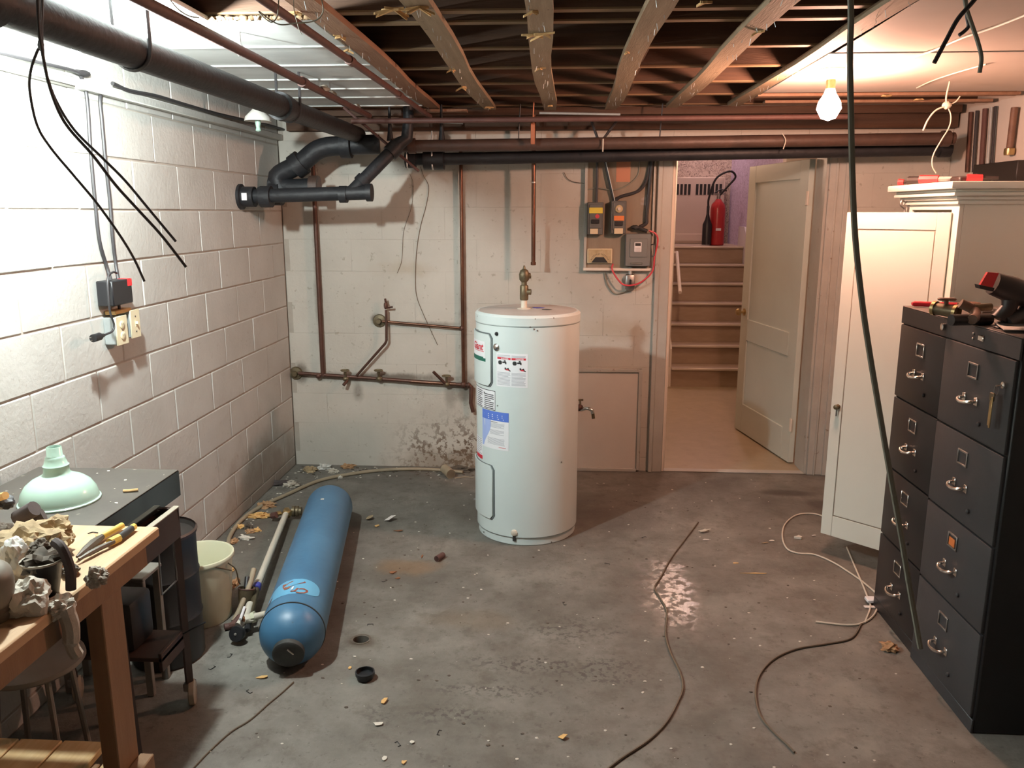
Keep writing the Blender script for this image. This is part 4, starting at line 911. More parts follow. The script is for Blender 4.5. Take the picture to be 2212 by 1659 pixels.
#PART3
# ================================================================== FILING CABINETS
def filing(label, y0, y1, m, side, drawers, xf, xb, h, tagx, group, top_m, hs, rowz):
    o = thing('filing_cabinet', label, 'filing cabinet', ((xf+xb)/2, (y0+y1)/2, 0), group)
    MB().rbox((xf+.012, y0, 0), (xb, y1, h-.004), .004).build('body', side, o)
    MB().rbox((xf+.004, y0-.001, h-.004), (xb, y1+.001, h), .002).build('top', top_m, o)
    MB().rbox((xf+.004, y0, h-.07), (xf+.012, y1, h-.004), .002).build('top_rail', m, o)
    MB().rbox((xf+.004, y0, .0), (xf+.012, y1, .05), .002).build('plinth', m, o)
    ym = (y0+y1)/2; w_ = y1-y0
    dh_ = (h-.07-.05)/drawers; src = None
    for k in range(drawers):
        z0 = .05+dh_*k; off = dh_*(drawers-1-k)
        if k == 0:
            d = MB().rbox((xf, y0+.010, z0+.003), (xf+.016, y1-.010, z0+dh_-.003), .004, 2).build('drawer', m, o)
            subs = []
            zc = z0+dh_*.74; c = ym+.02*0
            fr = MB(); a_, b_ = .028, .020
            yc = ym+hs*w_
            for (u0, u1, v0, v1) in ((-a_, a_, b_, b_+.006), (-a_, a_, -b_-.006, -b_), (-a_-.005, -a_, -b_-.006, b_+.006), (a_, a_+.005, -b_-.006, b_+.006)):
                fr.rbox((xf-.005, yc+u0, zc+v0), (xf+.001, yc+u1, zc+v1), .001)
            subs.append(fr.build('label_frame', 'chrome' if 'black' in label else 'steel', d))
            zh = z0+dh_*.42
            hd = MB(); hw = .040
            hd.tube(spline([(xf+.002, yc-hw, zh), (xf-.020, yc-hw+.002, zh-.002), (xf-.030, yc-hw*.55, zh-.006), (xf-.033, yc, zh-.008), (xf-.030, yc+hw*.55, zh-.006), (xf-.020, yc+hw-.002, zh-.002), (xf+.002, yc+hw, zh)], 4), .0055, 8)
            for s_ in (-1, 1): hd.rbox((xf-.004, yc+s_*hw-.011, zh-.014), (xf+.001, yc+s_*hw+.011, zh+.014), .003)
            subs.append(hd.build('handle', 'chrome', d))
            subs.append(MB().lathe([(.008, 0), (.008, .006), (.004, .009)], (xf, yc-w_*.16, z0+dh_*.20), (-1, 0, 0), 10).build('thumb_latch', m, d))
            src = (d, subs)
        else:
            d = inst(src[0], o, (0, 0, dh_*k))
            for s_ in src[1]: inst(s_, d, (0, 0, 0))
    return o, dh_
FH = 1.32
fa, dhA = filing('narrow glossy black filing cabinet standing beyond the dark grey one', 2.972, 3.385, 'file_black', 'file_side', 4, 1.385, 2.05, FH, 0, 'two filing cabinets side by side', 'file_grey_top', -.02, 0)
fb_, dhB = filing('wider dull dark grey filing cabinet nearest the camera at the right', 2.488, 2.966, 'file_grey', 'file_side', 4, 1.372, 2.04, FH+.005, 0, 'two filing cabinets side by side', 'file_grey_top', .02, 0)
# locks, keys, badge, card
MB().lathe([(.013, 0), (.013, .010), (.009, .012)], (1.389, 3.01, FH-.035), (-1, 0, 0), 14).build('lock', 'chrome', fa)
MB().rbox((1.371, 2.70, FH-.042), (1.377, 2.735, FH-.022), .003).build('badge', 'chrome', fb_)
MB().rbox((1.371, 2.765, FH-.028), (1.377, 2.775, FH-.020), .002).build('badge_screw', 'steel', fb_); MB().rbox((1.371, 2.765, FH-.045), (1.377, 2.775, FH-.037), .002).build('badge_screw', 'steel', fb_)
ky = 2.535; kz = 1.325-.07-.085
MB().lathe([(.011, 0), (.011, .010), (.006, .012)], (1.372, ky, kz), (-1, 0, 0), 14).tube([(1.36, ky, kz), (1.345, ky+.003, kz-.004)], .003, 6).build('drawer_lock', 'chrome', fb_)
kb = thing('key_bunch', 'bunch of keys hanging from the top drawer lock of the grey filing cabinet', 'keys', (1.348, ky+.01, kz-.14))
n = 12; MB().tube([(1.352, ky+.01+.013*cos(2*pi*k/n), kz-.018+.016*sin(2*pi*k/n)) for k in range(n+1)], .0016, 5).build('key_ring', 'steel', kb)
MB().rbox((1.344, ky+.008, kz-.055), (1.350, ky+.034, kz-.028), .004).build('key_head', 'brass_old', kb)
MB().rbox((1.346, ky+.022, kz-.135), (1.349, ky+.031, kz-.05), .001).build('key_blade', 'brass', kb)
MB().rbox((1.340, ky+.004, kz-.138), (1.343, ky+.013, kz-.04), .001, T=Matrix.Identity(4)).build('key_blade', 'brass', kb)
yc_ = (2.488+2.966)/2+.02*.478; zc_ = .05+dhB*1+dhB*.74
MB().rbox((1.3685, yc_-.015, zc_-.019), (1.3725, yc_+.024, zc_+.010), .001).build('drawer_card', 'orange_label', fb_)

# things lying on the filing cabinets
ZF = FH+.0055
def ft(px, py, z=0.0): return P(px, py, Z=ZF+z)
a = ft(1957, 666, .012); b = ft(2026, 664, .012)
o = thing('pipe_wrench', 'red handled wrench lying on the far corner of the black filing cabinet', 'wrench', ((a.x+b.x)/2, (a.y+b.y)/2, FH))
a = V(1.405, 3.34, FH+.013); b = V(1.56, 3.30, FH+.013)
MB().tube([a, a+V(.01, 0, 0), b], [.007, .011, .010], 10).build('handle', 'red_handle', o)
MB().tube([b, b+V(.04, -.01, 0)], .012, 8).rbox((b.x+.03, b.y-.035, FH+.002), (b.x+.08, b.y+.02, FH+.026), .005).build('jaw', 'tool_brown', o)
a = ft(2045, 672, .02)
o = thing('brass_valve', 'old brass valve with two open ends lying between the wrench and the pipe elbow', 'valve', (a.x, a.y, FH))
MB().tube([a+V(-.025, .04, .005), a+V(.02, -.02, 0)], .022, 14).build('body', 'brass_old', o)
MB().lathe([(.026, -.006), (.026, .006), (.019, .006), (.019, -.006)], a+V(-.025, .04, .006), V(-.045, .06, .005), 16, cap=False).lathe([(.026, -.006), (.026, .006), (.019, .006), (.019, -.006)], a+V(.022, -.024, .0), V(-.045, .06, .005), 16, cap=False).build('end_rings', 'brass', o)
MB().tube([a+V(0, .01, .02), a+V(.0, .01, .045)], .008, 8).rbox((a.x-.03, a.y-.005, FH+.062), (a.x+.03, a.y+.02, FH+.072), .004).build('lever', 'tool_brown', o)
a = ft(2075, 690, .018)
tag(MB().tube([a+V(-.04, -.02, 0), a+V(.10, .01, 0)], .019, 14).build('pipe_offcut', 'file_black'), 'short black pipe offcut lying across the joint of the filing cabinets', 'pipe')
a = ft(2092, 678, .03)
o = thing('pipe_tee', 'brown curved pipe tee standing up on the grey filing cabinet', 'fitting', (a.x, a.y, FH))
MB().tube(spline([a+V(-.03, .0, .035), a+V(.01, -.01, .015), a+V(.0, -.05, -.003), a+V(-.03, -.09, -.008)]), .016, 12).build('elbow', 'tool_brown', o)
MB().tube([a+V(.01, -.01, .022), a+V(.07, .0, .024)], .013, 10).build('branch', 'brass_old', o)
a = ft(2118, 672, .015)
tag(MB().tube([a, a+V(.05, .02, .0)], .010, 10).rbox((a.x+.04, a.y+.01, FH+.006), (a.x+.07, a.y+.035, FH+.03), .004).build('compression_fitting', 'steel'), 'small chrome fitting beside the brown pipe tee', 'fitting')
q = ft(2130, 684, .004); tag(MB().rbox((q.x-.04, q.y-.012, FH+.006), (q.x+.06, q.y+.02, FH+.016), .002).build('folded_rule', 'paper_cream'), 'pale folded strip lying behind the pipe tee', 'paper')
# paper sheet
pa, pb_, pc, pd = ft(2144, 694, .008), ft(2168, 713, .008), ft(2240, 714, .010), ft(2240, 694, .010)
o = thing('paper_sheet', 'cream sheet of paper curling on top of the grey filing cabinet', 'paper', ((pa.x+pc.x)/2, (pa.y+pc.y)/2, FH))
MB().prism([pa, pb_, pc, pd], (0, 0, .002)).build('sheet', 'paper_white', o, 0)
q = ft(2160, 706, 0.003); MB().rbox((q.x-.02, q.y-.03, FH+.006), (q.x+.06, q.y+.01, FH+.011), .002).build('clip', 'black_plastic', o)
# cordless tool with red pad
o = thing('cordless_tool', 'black cordless power tool with a red battery face on the grey filing cabinet', 'power tool', (1.72, 2.72, FH))
def tl(px, py, y): return P(px, py, Y=y)
h0 = tl(2145, 612, 2.72); h1 = tl(2225, 640, 2.72)
MB().tube([h0, h0+(h1-h0)*.5, h1], [.036, .042, .040], 12).build('head', 'tool_black', o)
r0, r1, r2, r3 = tl(2134, 588, 2.68), tl(2158, 590, 2.68), tl(2144, 622, 2.68), tl(2118, 615, 2.68)
MB().prism([r0, r1, r2, r3], (.0, .012, 0)).build('red_face', 'red_plastic', o, 0)
MB().prism([r3+V(-.004, -.0, .0), r2+V(.006, 0, .0), r2+V(.004, 0, -.012), r3+V(0, 0, -.012)], (0, .03, 0)).build('face_rim', 'tool_black', o, 0)
g0 = tl(2185, 640, 2.72); g1 = tl(2160, 682, 2.72); g1.z = FH+.03
MB().tube([g0, (g0+g1)/2+V(.01, 0, 0), g1], [.030, .024, .028], 12).build('grip', 'tool_black', o)
g2 = tl(2175, 697, 2.70); g2.z = FH+.022
MB().tube([g2, tl(2230, 668, 2.74)], [.020, .030], 10).rbox((g2.x-.02, g2.y-.03, FH+.002), (g2.x+.12, g2.y+.04, FH+.022), .006).build('base', 'file_grey', o)

# ================================================================== WHITE CUPBOARD
CX, CY0, CY1, CXB = 1.66, 3.585, 4.12, 2.22
ZT = 1.775
wc = thing('white_cupboard', 'tall cream-white cupboard with a moulded cornice behind the filing cabinets', 'cupboard', ((CX+CXB)/2, (CY0+CY1)/2, 0))
MB().rbox((CX+.0202, CY0+.0002, .0), (CXB, CY0+.018, ZT), .001).build('side_panel', 'cabinet_white', wc)
MB().rbox((CX+.0202, CY1-.018, .0), (CXB, CY1-.0002, ZT), .001).build('side_panel', 'cabinet_white', wc)
MB().box((CXB-.012, CY0+.018, .0), (CXB, CY1-.018, ZT)).build('back_panel', 'cabinet_white', wc)
MB().rbox((CX, CY0, 0), (CX+.02, CY0+.065, ZT), .002).rbox((CX, CY1-.065, 0), (CX+.02, CY1, ZT), .002).rbox((CX, CY0+.06, ZT-.075), (CX+.02, CY1-.06, ZT), .002).rbox((CX, CY0+.06, 0), (CX+.02, CY1-.06, .10), .002).build('face_frame', 'cabinet_white', wc)
for z in (.11, .65, 1.15): MB().box((CX+.02, CY0+.018, z), (CXB-.012, CY1-.018, z+.018)).build('shelf', 'cabinet_white', wc)
cr = MB()
for (ex, za, zb) in ((.014, ZT-.052, ZT-.034), (.026, ZT-.034, ZT-.018), (.046, ZT-.018, ZT-.002), (.040, ZT-.002, ZT+.010), (.070, ZT+.010, ZT+.040)):
    cr.rbox((CX-ex, CY0-ex, za), (CXB+.01, CY1+ex, zb), .005, 2)
cr.build('cornice', 'cabinet_white', wc)
hinge = V(1.650, 3.628, .11); free = P(1805, 1165, Z=.10); free = hinge+(V(free.x, free.y, .11)-hinge).normalized()*.455
T = frame_T(hinge, free-hinge, (0, 0, 1)); dw_ = .455; dh_ = 1.69-.11
zc3 = (T.to_3x3() @ V(0, 0, 1)); sgn = 1 if zc3.y < 0 else -1   # towards the camera
dr_ = MB(T); ft_ = .055
def dbx(mb, x0, x1, y0, y1, z0, z1, r=.002):
    z0, z1 = z0*sgn, z1*sgn; return mb.rbox((x0, y0, min(z0, z1)), (x1, y1, max(z0, z1)), r)
dbx(dr_, 0, dw_, 0, dh_, -.02, -.003)
dbx(dr_, 0, ft_, 0, dh_, -.003, 0); dbx(dr_, dw_-ft_, dw_, 0, dh_, -.003, 0); dbx(dr_, ft_+.0, dw_-ft_, dh_-.075, dh_, -.003, 0); dbx(dr_, ft_, dw_-ft_, 0, .105, -.003, 0)
cd = dr_.build('cupboard_door', 'cabinet_white', wc)
g_ = MB(T); dbx(g_, ft_, dw_-ft_, .105, dh_-.075, -.0035, -.0026, .0001); g_.build('panel_recess', 'groove_dark', cd, 0)
g_ = MB(T); dbx(g_, ft_+.005, dw_-ft_-.004, .111, dh_-.081, -.0032, -.0006, .001); g_.build('centre_panel', 'cabinet_white', cd)
kp = T @ V(dw_-.035, .66, 0); kn = (T.to_3x3() @ V(0, 0, sgn))
MB().lathe([(.012, 0), (.011, .006), (.006, .010), (.013, .018), (.011, .026), (.002, .029)], kp, kn, 14).build('knob', 'brass_old', cd)
MB().rbox((kp.x-.012, kp.y-.012, kp.z-.045), (kp.x-.006, kp.y-.008, kp.z-.008), .001).build('key', 'steel', cd)
# hook on the cupboard side
q = P(1952, 425, X=CX-.02); hk = thing('coat_hook', 'small dark coat hook under the cornice of the white cupboard', 'hook', q)
qa = V(CX-.004, CY1-.03, 1.735)
MB().tube(spline([qa, qa+V(-.03, .0, .01), qa+V(-.035, 0, -.01), qa+V(-.015, 0, -.03), qa+V(-.02, 0, -.06), qa+V(-.04, 0, -.055)]), .005, 6).build('hook', 'steel', hk)
MB().rbox((CX-.004, qa.y-.01, qa.z-.05), (CX+.0, qa.y+.01, qa.z+.015), .002).build('plate', 'steel', hk)
# tools on top of the cupboard
ZU = ZT+.0405
def cut(px, py): return P(px, py, X=CX+.02)
def tool(label, name, cat, x, y, L_, r, m1, m2, ang=0):
    o = thing(name, label, cat, (x, y, ZU)); d = V(cos(ang), sin(ang), 0)
    MB().tube([V(x, y, ZU+r), V(x, y, ZU+r)+d*L_*.5], [r, r*.85], 8).build('handle', m1, o)
    MB().tube([V(x, y, ZU+r)+d*L_*.5, V(x, y, ZU+r)+d*L_], [r*.6, r*.45], 6).build('shank', m2, o)
    return o
tool('screwdriver with a red end at the left edge of the white cupboard top', 'screwdriver', 'screwdriver', CX-.045, 4.13, .05, .016, 'red_plastic', 'tool_black', -.6)
tool('black handled tool lying between the red tools on the white cupboard', 'chisel', 'chisel', CX-.03, 4.05, .14, .020, 'tool_black', 'tool_black', -.9)
tool('thick red handle lying on the middle of the white cupboard top', 'utility_knife', 'knife', CX-.04, 3.90, .16, .020, 'red_plastic', 'steel', -.75)
tool('red tipped tool lying at the right of the white cupboard top', 'pliers', 'pliers', CX+.08, 3.72, .12, .018, 'red_plastic', 'tool_black', -.3)
q0 = V(CX+.02, 3.78, ZU)
tag(MB().prism([q0, q0+V(.10, -.06, .035), q0+V(.12, -.02, .035), q0+V(.03, .05, 0)], (0, 0, .004)).rbox((q0.x+.03, q0.y-.06, ZU), (q0.x+.17, q0.y+.03, ZU+.028), .006).build('trowel', 'tool_black'), 'dark flat trowel leaning up on the white cupboard top', 'trowel')

# pipes and black recess on the right wall
o = thing('wall_conduits', 'group of vertical pipes and conduits on the right wall above the cupboard', 'pipe', (XR-.02, 4.6, 1.7))
for k, (px, r, m_) in enumerate(((2097, .013, 'copper_old'), (2110, .009, 'cable_black'), (2127, .014, 'rust_pipe'), (2140, .008, 'galvanised'), (2149, .007, 'cable_black'))):
    a = P(px, 245, X=XR-.02); b = P(px-8, 372, X=XR-.02)
    a.z = 2.25; pts = [V(XR-.02, a.y, a.z), V(XR-.02, b.y, b.z)]
    MB().tube(pts, r, 8).build('conduit', m_, o)
a = P(2192, 232, X=XR-.03); b = P(2190, 325, X=XR-.03)
o = thing('capped_pipe', 'short capped pipe on the right wall near the picture edge', 'pipe', b)
MB().tube([V(XR-.03, a.y, a.z), V(XR-.03, a.y, b.z)], .017, 12).build('pipe', 'tool_brown', o)
MB().lathe([(.024, -.02), (.026, -.01), (.026, .012), (.018, .016)], (XR-.03, a.y, b.z), (0, 0, 1), 10).build('cap', 'brass', o)
a = P(2110, 362, X=XR-.03); b = P(2202, 392, X=XR-.03)
tag(MB().rbox((XR-.05, b.y, b.z), (XR-.001, a.y, P(2150, 352, X=XR-.03).z), .004).build('junction_box', 'drum_black'), 'flat black box fixed to the right wall above the cupboard', 'box')

# ================================================================== LEFT: BENCH, CART, STOOL
BZ = .86; bx1 = -1.07; by1 = 2.01
wbn = thing('workbench', 'wooden workbench with a thick square leg in the lower left corner', 'workbench', (-1.4, 1.4, 0))
MB().rbox((-1.75, .55, BZ-.028), (bx1, by1, BZ), .004).build('benchtop', 'bench_wood', wbn)
MB().rbox((bx1-.032, .58, BZ-.085), (bx1-.008, by1-.06, BZ-.029), .003).build('apron', 'bench_leg', wbn)
MB().rbox((-1.73, by1-.10, BZ-.085), (bx1-.034, by1-.075, BZ-.029), .003).build('end_apron', 'bench_leg', wbn)
lx = -1.125; e_ = P(235, 1300, X=lx)
MB().rbox((lx-.045, 1.80, 0), (lx, 1.895, BZ-.03), .003).build('leg', 'bench_leg', wbn)
MB().rbox((-1.72, 1.80, 0), (-1.675, 1.895, BZ-.03), .003).build('leg', 'bench_leg', wbn)
MB().rbox((lx-.045, .62, 0), (lx, .71, BZ-.03), .003).build('leg', 'bench_leg', wbn)
MB().rbox((-1.72, .62, 0), (-1.675, .71, BZ-.03), .003).build('leg', 'bench_leg', wbn)
MB().rbox((lx+.001, .6, .16), (lx+.04, 1.90, .25), .003).build('side_rail', 'bench_leg', wbn)
MB().rbox((-1.722, .6, .16), (-1.74, 1.90, .25), .003).build('side_rail', 'bench_leg', wbn)
MB().rbox((lx-.09, .72, .14), (lx-.047, 1.90, .235), .003).build('inner_rail', 'shelf_wood', wbn)
for (a0, a1) in ((-1.355, -1.235), (-1.480, -1.360), (-1.605, -1.485)):
    MB().rbox((a0, .6, .236), (a1, 1.93, .258), .003).build('shelf_board', 'shelf_wood', wbn)
MB().rbox((-1.66, .74, .20), (-1.22, .80, .235), .003).rbox((-1.66, 1.81, .20), (-1.22, 1.87, .235), .003).build('shelf_bearers', 'bench_leg', wbn)

# cart with dusty box
ct = thing('equipment_cart', 'black metal cart on castors standing between the bench and the left wall', 'cart', (-1.47, 2.2, 0))
cz_ = .755; cx1, cx0, cy1, cy0 = -1.222, -1.70, 2.43, 2.06
MB().rbox((cx1-.016, cy0, cz_-.10), (cx1, cy1, cz_), .002).rbox((cx0, cy0, cz_-.10), (cx0+.016, cy1, cz_), .002).rbox((cx0+.016, cy1-.016, cz_-.10), (cx1-.016, cy1, cz_), .002).rbox((cx0+.016, cy0, cz_-.10), (cx1-.016, cy0+.016, cz_), .002).build('apron_frame', 'cart_metal', ct)
MB().rbox((cx1-.018, cy0-.002, cz_), (cx1+.002, cy1+.002, cz_+.004), .001).build('edge_strip', 'cart_edge', ct)
MB().box((cx0+.016, cy0+.016, cz_-.03), (cx1-.016, cy1-.016, cz_-.02)).build('top_sheet', 'cart_metal', ct)
foot = V(-1.275, 2.50, .085)
for (x, y, fx, fy) in ((cx1-.012, cy1-.012, foot.x, foot.y), (cx0+.012, cy1-.012, -1.69, 2.50), (cx1-.03, cy0+.012, -1.25, 2.10), (cx0+.0, cy0+.012, -1.752, 2.06)):
    lg = MB().tube([V(x, y, cz_-.005), V(fx, fy, .07)], .015, 4).build('leg', 'cart_metal', ct, 0)
    MB().rbox((fx-.016, fy-.02, .055), (fx+.016, fy+.02, .085), .003).build('castor_fork', 'steel', lg)
    MB().lathe([(.036, -.012), (.044, -.008), (.044, .008), (.036, .012)], V(fx+.008, fy, .0445), (1, .35, 0), 20).build('castor_wheel', 'castor_clear', lg)
MB().rbox((-1.70, 2.31, .27), (-1.262, 2.49, .285), .002).build('lower_shelf', 'cart_metal', ct)
MB().rbox((-1.274, 2.31, .235), (-1.262, 2.49, .30), .002).build('lower_apron', 'cart_metal', ct)
bxz0, bxz1 = .76, .845
ap = thing('dusty_case', 'low black case with a dusty top and glossy side lying on the cart', 'case', (-1.5, 2.3, bxz0))
MB().prism([(-1.745, 2.53, bxz0), (-1.745, 2.03, bxz0), (-1.262, 2.03, bxz0), (-1.262, 2.53, bxz0)], (0, 0, bxz1-bxz0)).build('case_body', 'gloss_black', ap, 0)
MB().rbox((-1.746, 2.03, bxz1+.0005), (-1.263, 2.53, bxz1+.004), .001).build('dusty_lid', 'dusty_black', ap)
for k in range(16):
    x, y = random.uniform(-1.6, -1.3), random.uniform(2.2, 2.5)
    pass
o = MB()
for k in range(22):
    o.blob((random.uniform(-1.7, -1.28), random.uniform(2.15, 2.5), bxz1+.005), (random.uniform(.002, .006), random.uniform(.002, .005), .0015), 1, .4, 6, k)
o = o.build('paint_flakes', 'paint_chip', ap); o['kind'] = 'stuff'
q = P(284, 1060, Z=bxz1+.008); tag(MB().tube(spline([q+V(-.022, -.008, .002), q+V(-.004, -.003, .001), q+V(.018, .006, .002)]), .0045, 6).build('wood_chip', 'splinter_wood'), 'thin curled wood chip on the dusty black case', 'wood chip')
# green glass-like reflector shade
SC = P(122, 1085, Z=bxz1+.006); SC.x = -1.475; SC.y = 2.215
SC.z = bxz1+.0045; k_ = .95
SS = Matrix.Translation(SC) @ Matrix.Diagonal((.77, .77, .92, 1)) @ Matrix.Translation(-SC)
sh = thing('lamp_shade', 'pale green enamel factory lamp shade lying upside on the dusty case', 'lamp shade', SC)
MB().lathe([(.141, 0), (.143, .003), (.139, .007), (.138, .014), (.131, .036), (.115, .058), (.092, .074), (.068, .084), (.050, .092), (.046, .098), (.044, .118), (.046, .121), (.042, .124), (.035, .142), (.034, .146), (.031, .150), (.028, .152), (.0265, .180), (.0245, .182), (.022, .175), (.022, .12), (.05, .085), (.10, .062), (.13, .015), (.136, .004)], SC, seg=48, T=SS, cap=False).build('shade', 'shade_green', sh, 60)
MB().lathe([(.1412, -.0005), (.1445, .001), (.1445, .005), (.139, .008)], SC, seg=48, T=SS, cap=False).build('rolled_rim', 'shade_green', sh)

# clutter on the bench
def bz(px, py, z=0.0): return P(px, py, Z=BZ+z)
# pliers
o = thing('pliers', 'old pliers with yellow and black grips lying on the bench corner', 'pliers', bz(215, 1165))
z = .012
a, b, c, d = bz(166, 1203, z), bz(203, 1172, z), bz(222, 1158, z), bz(264, 1135, z)
MB().tube(spline([a, (a+b)/2+V(-.002, .004, 0), b, c], 4), [.004]+[.007]*4+[.009]*4+[.010]*3+[.008], 8).build('upper_jaw', 'tool_steel', o) if False else MB().tube([a, (a+b)/2, b, c], [.003, .009, .011, .007], 8).build('upper_jaw', 'tool_steel', o)
MB().tube([c+V(-.012, -.01, 0), c, d], [.007, .0085, .0085], 10).build('upper_grip', 'yellow_grip', o)
a2, b2_, c2, d2 = bz(170, 1208, z), bz(215, 1184, z), bz(246, 1170, z), bz(290, 1137, z)
MB().tube([a2, (a2+b2_)/2, b2_, c2], [.003, .007, .007, .006], 8).build('lower_jaw', 'tool_steel', o)
MB().tube([c2+(d2-c2)*.22, c2+(d2-c2)*.85], .0095, 10).build('lower_grip', 'black_rubber', o)
MB().tube([c2+V(-.008, -.006, 0), c2+(d2-c2)*.24], .011, 8).build('grip_collar', 'yellow_grip', o)
MB().tube([c2+(d2-c2)*.83, d2], .0088, 8).build('grip_tip', 'yellow_grip', o)
q = bz(200, 1152, .003); tag(MB().tube([q+V(-.012, -.002, 0), q+V(-.004, .008, 0), q+V(.012, .004, 0)], .0015, 5).build('bent_staple', 'black_plastic'), 'bent dark staple lying on the bench beside the pliers', 'staple')
def crumple(name, label, cat, m, q, r, amp=.6, fq=9, seed=0, sub=3, group=None, flat=None):
    amp *= .62; fq *= .6; sub = max(sub, 4)
    return tag(MB().blob(q, r, sub, amp, fq, seed, flat=(BZ+.001 if flat is None else flat)).build(name, m, smooth=25), label, cat, group)
def bpt(px, py, z): q = P(px, py, Z=BZ+z); return q
crumple('crumpled_paper', 'crumpled pale brown paper on top of the bench clutter', 'paper', 'rag_beige', bpt(110, 1150, .05), (.055, .04, .035), .8, 8, 3, 4)
crumple('crumpled_paper', 'torn brown paper corner sticking up behind the bench clutter', 'paper', 'paper_cream', bpt(125, 1158, .035), (.022, .02, .028), .7, 7, 5, 3)
crumple('debris_heap', 'heap of dirty fibrous debris on the bench behind the black pot', 'debris', 'rag_beige', bpt(60, 1185, .045), (.085, .06, .05), .9, 10, 7, 4)
crumple('debris_lump', 'dark crusty lump of debris above the black pot', 'debris', 'debris_dark', bpt(92, 1188, .085), (.028, .026, .022), .9, 10, 9, 4)
crumple('debris_lump', 'dark gritty clod lying on the bench right of the black pot', 'debris', 'debris_dark', bpt(152, 1232, .012), (.018, .02, .014), .6, 10, 11, 3)
crumple('plastic_bag', 'crumpled whitish bag below the debris heap at the left edge', 'bag', 'bag_white', bpt(35, 1210, .045), (.035, .035, .05), .6, 7, 13, 4)
crumple('white_rag', 'dirty white rag draped over the front edge of the bench', 'rag', 'rag_white', bpt(62, 1300, .02), (.040, .045, .05), .7, 7, 15, 4)
rg = tag(MB().blob(V(bx1+.0, 1.56, BZ-.005), (.026, .030, .024), 4, .5, 7, 17).build('hanging_rag', 'rag_white', smooth=25), 'limp white rag hanging over the bench edge', 'rag')
tag(MB().tube(spline([V(bx1+.012, 1.56, BZ-.002), V(bx1+.018, 1.565, BZ-.05), V(bx1+.012, 1.57, BZ-.10), V(bx1+.02, 1.575, BZ-.13)]), [.020]*3+[.018]*12+[.014]*9+[.010], 8).build('rag_tail', 'rag_white', rg), None, None) if rg else None
# pot with rope
q = P(100, 1283, Z=BZ)
o = thing('black_pot', 'small black plastic pot full of dirty scraps on the bench', 'pot', q)
MB().lathe([(.026, .001), (.040, .075), (.044, .080), (.041, .082), (.036, .07)], q, seg=24).build('pot', 'black_plastic', o)
MB().lathe([(.040, .0765), (.0445, .079), (.0445, .083), (.040, .083)], q, seg=24, cap=False).build('rim', 'debris_grey', o)
MB().blob(q+V(0, 0, .078), (.036, .036, .022), 3, .8, 10, 21).build('scraps', 'debris_dark', o)
q2 = q+V(.05, .01, 0)
tag(MB().tube(spline([q2+V(-.03, .01, .115), q2+V(-.008, .0, .105), q2+V(.008, -.005, .06), q2+V(.008, -.01, .012)]), .011, 8).build('strap_end', 'glove_dark'), 'dark stiff strap hanging over the right side of the black pot', 'strap')
crumple('debris_clump', 'grey dusty clump of debris on the bench beside the dark strap', 'debris', 'debris_grey', q2+V(.045, .03, .022), (.022, .02, .022), .8, 9, 23, 3)
# motor housing at the left edge
q = P(12, 1275, Z=BZ+.06)
o = thing('metal_canister', 'grimy rounded metal canister at the lower left edge of the bench', 'canister', q+V(-.03, 0, -.06))
cc = V(q.x-.028, q.y-.02, BZ+.052)
MB().lathe([(.002, .085), (.03, .082), (.045, .068), (.050, .04), (.050, -.045), (.04, -.06), (.001, -.062)], cc, V(.3, -.25, .9), 28).build('housing', 'metal_grime', o)
MB().lathe([(.0512, -.01), (.0512, .005)], cc, V(.3, -.25, .9), 28, cap=False).build('band', 'debris_dark', o)
tag(MB().tube([bpt(40, 1120, .055), bpt(75, 1098, .085)], [.022, .020], 12).tube([bpt(60, 1128, .045), bpt(95, 1112, .06)], [.020, .018], 12).build('dark_glove', 'glove_dark'), 'dark ribbed glove fingers behind the crumpled paper', 'glove')
crumple('dark_lump', 'black round lump at the left picture edge above the bench', 'debris', 'debris_dark', bpt(5, 1160, .06), (.03, .04, .035), .5, 8, 27, 3)
o = tag(MB().blob(bpt(8, 1085, .10), (.025, .022, .018), 3, .4, 8, 29).build('dark_lump', 'file_grey', smooth=25), 'dark knob at the left picture edge near the green lamp shade', 'debris')
tag(MB().tube([bpt(-4, 1075, .12), bpt(12, 1070, .13)], .010, 8).build('bundle_end', 'chip_wood'), 'light coloured wood ends poking out at the left picture edge', 'wood')

# stool
sc_ = V(-1.572, 2.14, .36)
o = thing('round_stool', 'round grey metal stool in the dark beneath the workbench', 'stool', (sc_.x, sc_.y, 0))
MB().lathe([(.140, -.006), (.145, 0), (.143, .012), (.135, .014), (.001, .010)], sc_, seg=36).build('seat', 'stool_grey', o)
for k in range(4):
    a = pi*.3+k*pi/2; d = V(cos(a), sin(a), 0)
    MB().tube([sc_+d*.10+V(0, 0, -.005), V(sc_.x, sc_.y, 0)+d*.13], .009, 8).build('leg', 'stool_grey', o)
o = thing('step_stool', 'pale grey wooden step stool in the shadow behind the bench leg', 'step stool', (-1.6, 2.58, 0))
MB().rbox((-1.75, 2.525, .40), (-1.42, 2.54, .44), .003).build('front_rail', 'stool_grey', o)
MB().rbox((-1.75, 2.525, .44), (-1.42, 2.66, .455), .003).build('seat', 'stool_grey', o)
for (x, y) in ((-1.45, 2.53), (-1.75, 2.53), (-1.45, 2.64), (-1.75, 2.64)): MB().rbox((x, y, 0), (x+.025, y+.02, .44), .002).build('leg', 'stool_grey', o)
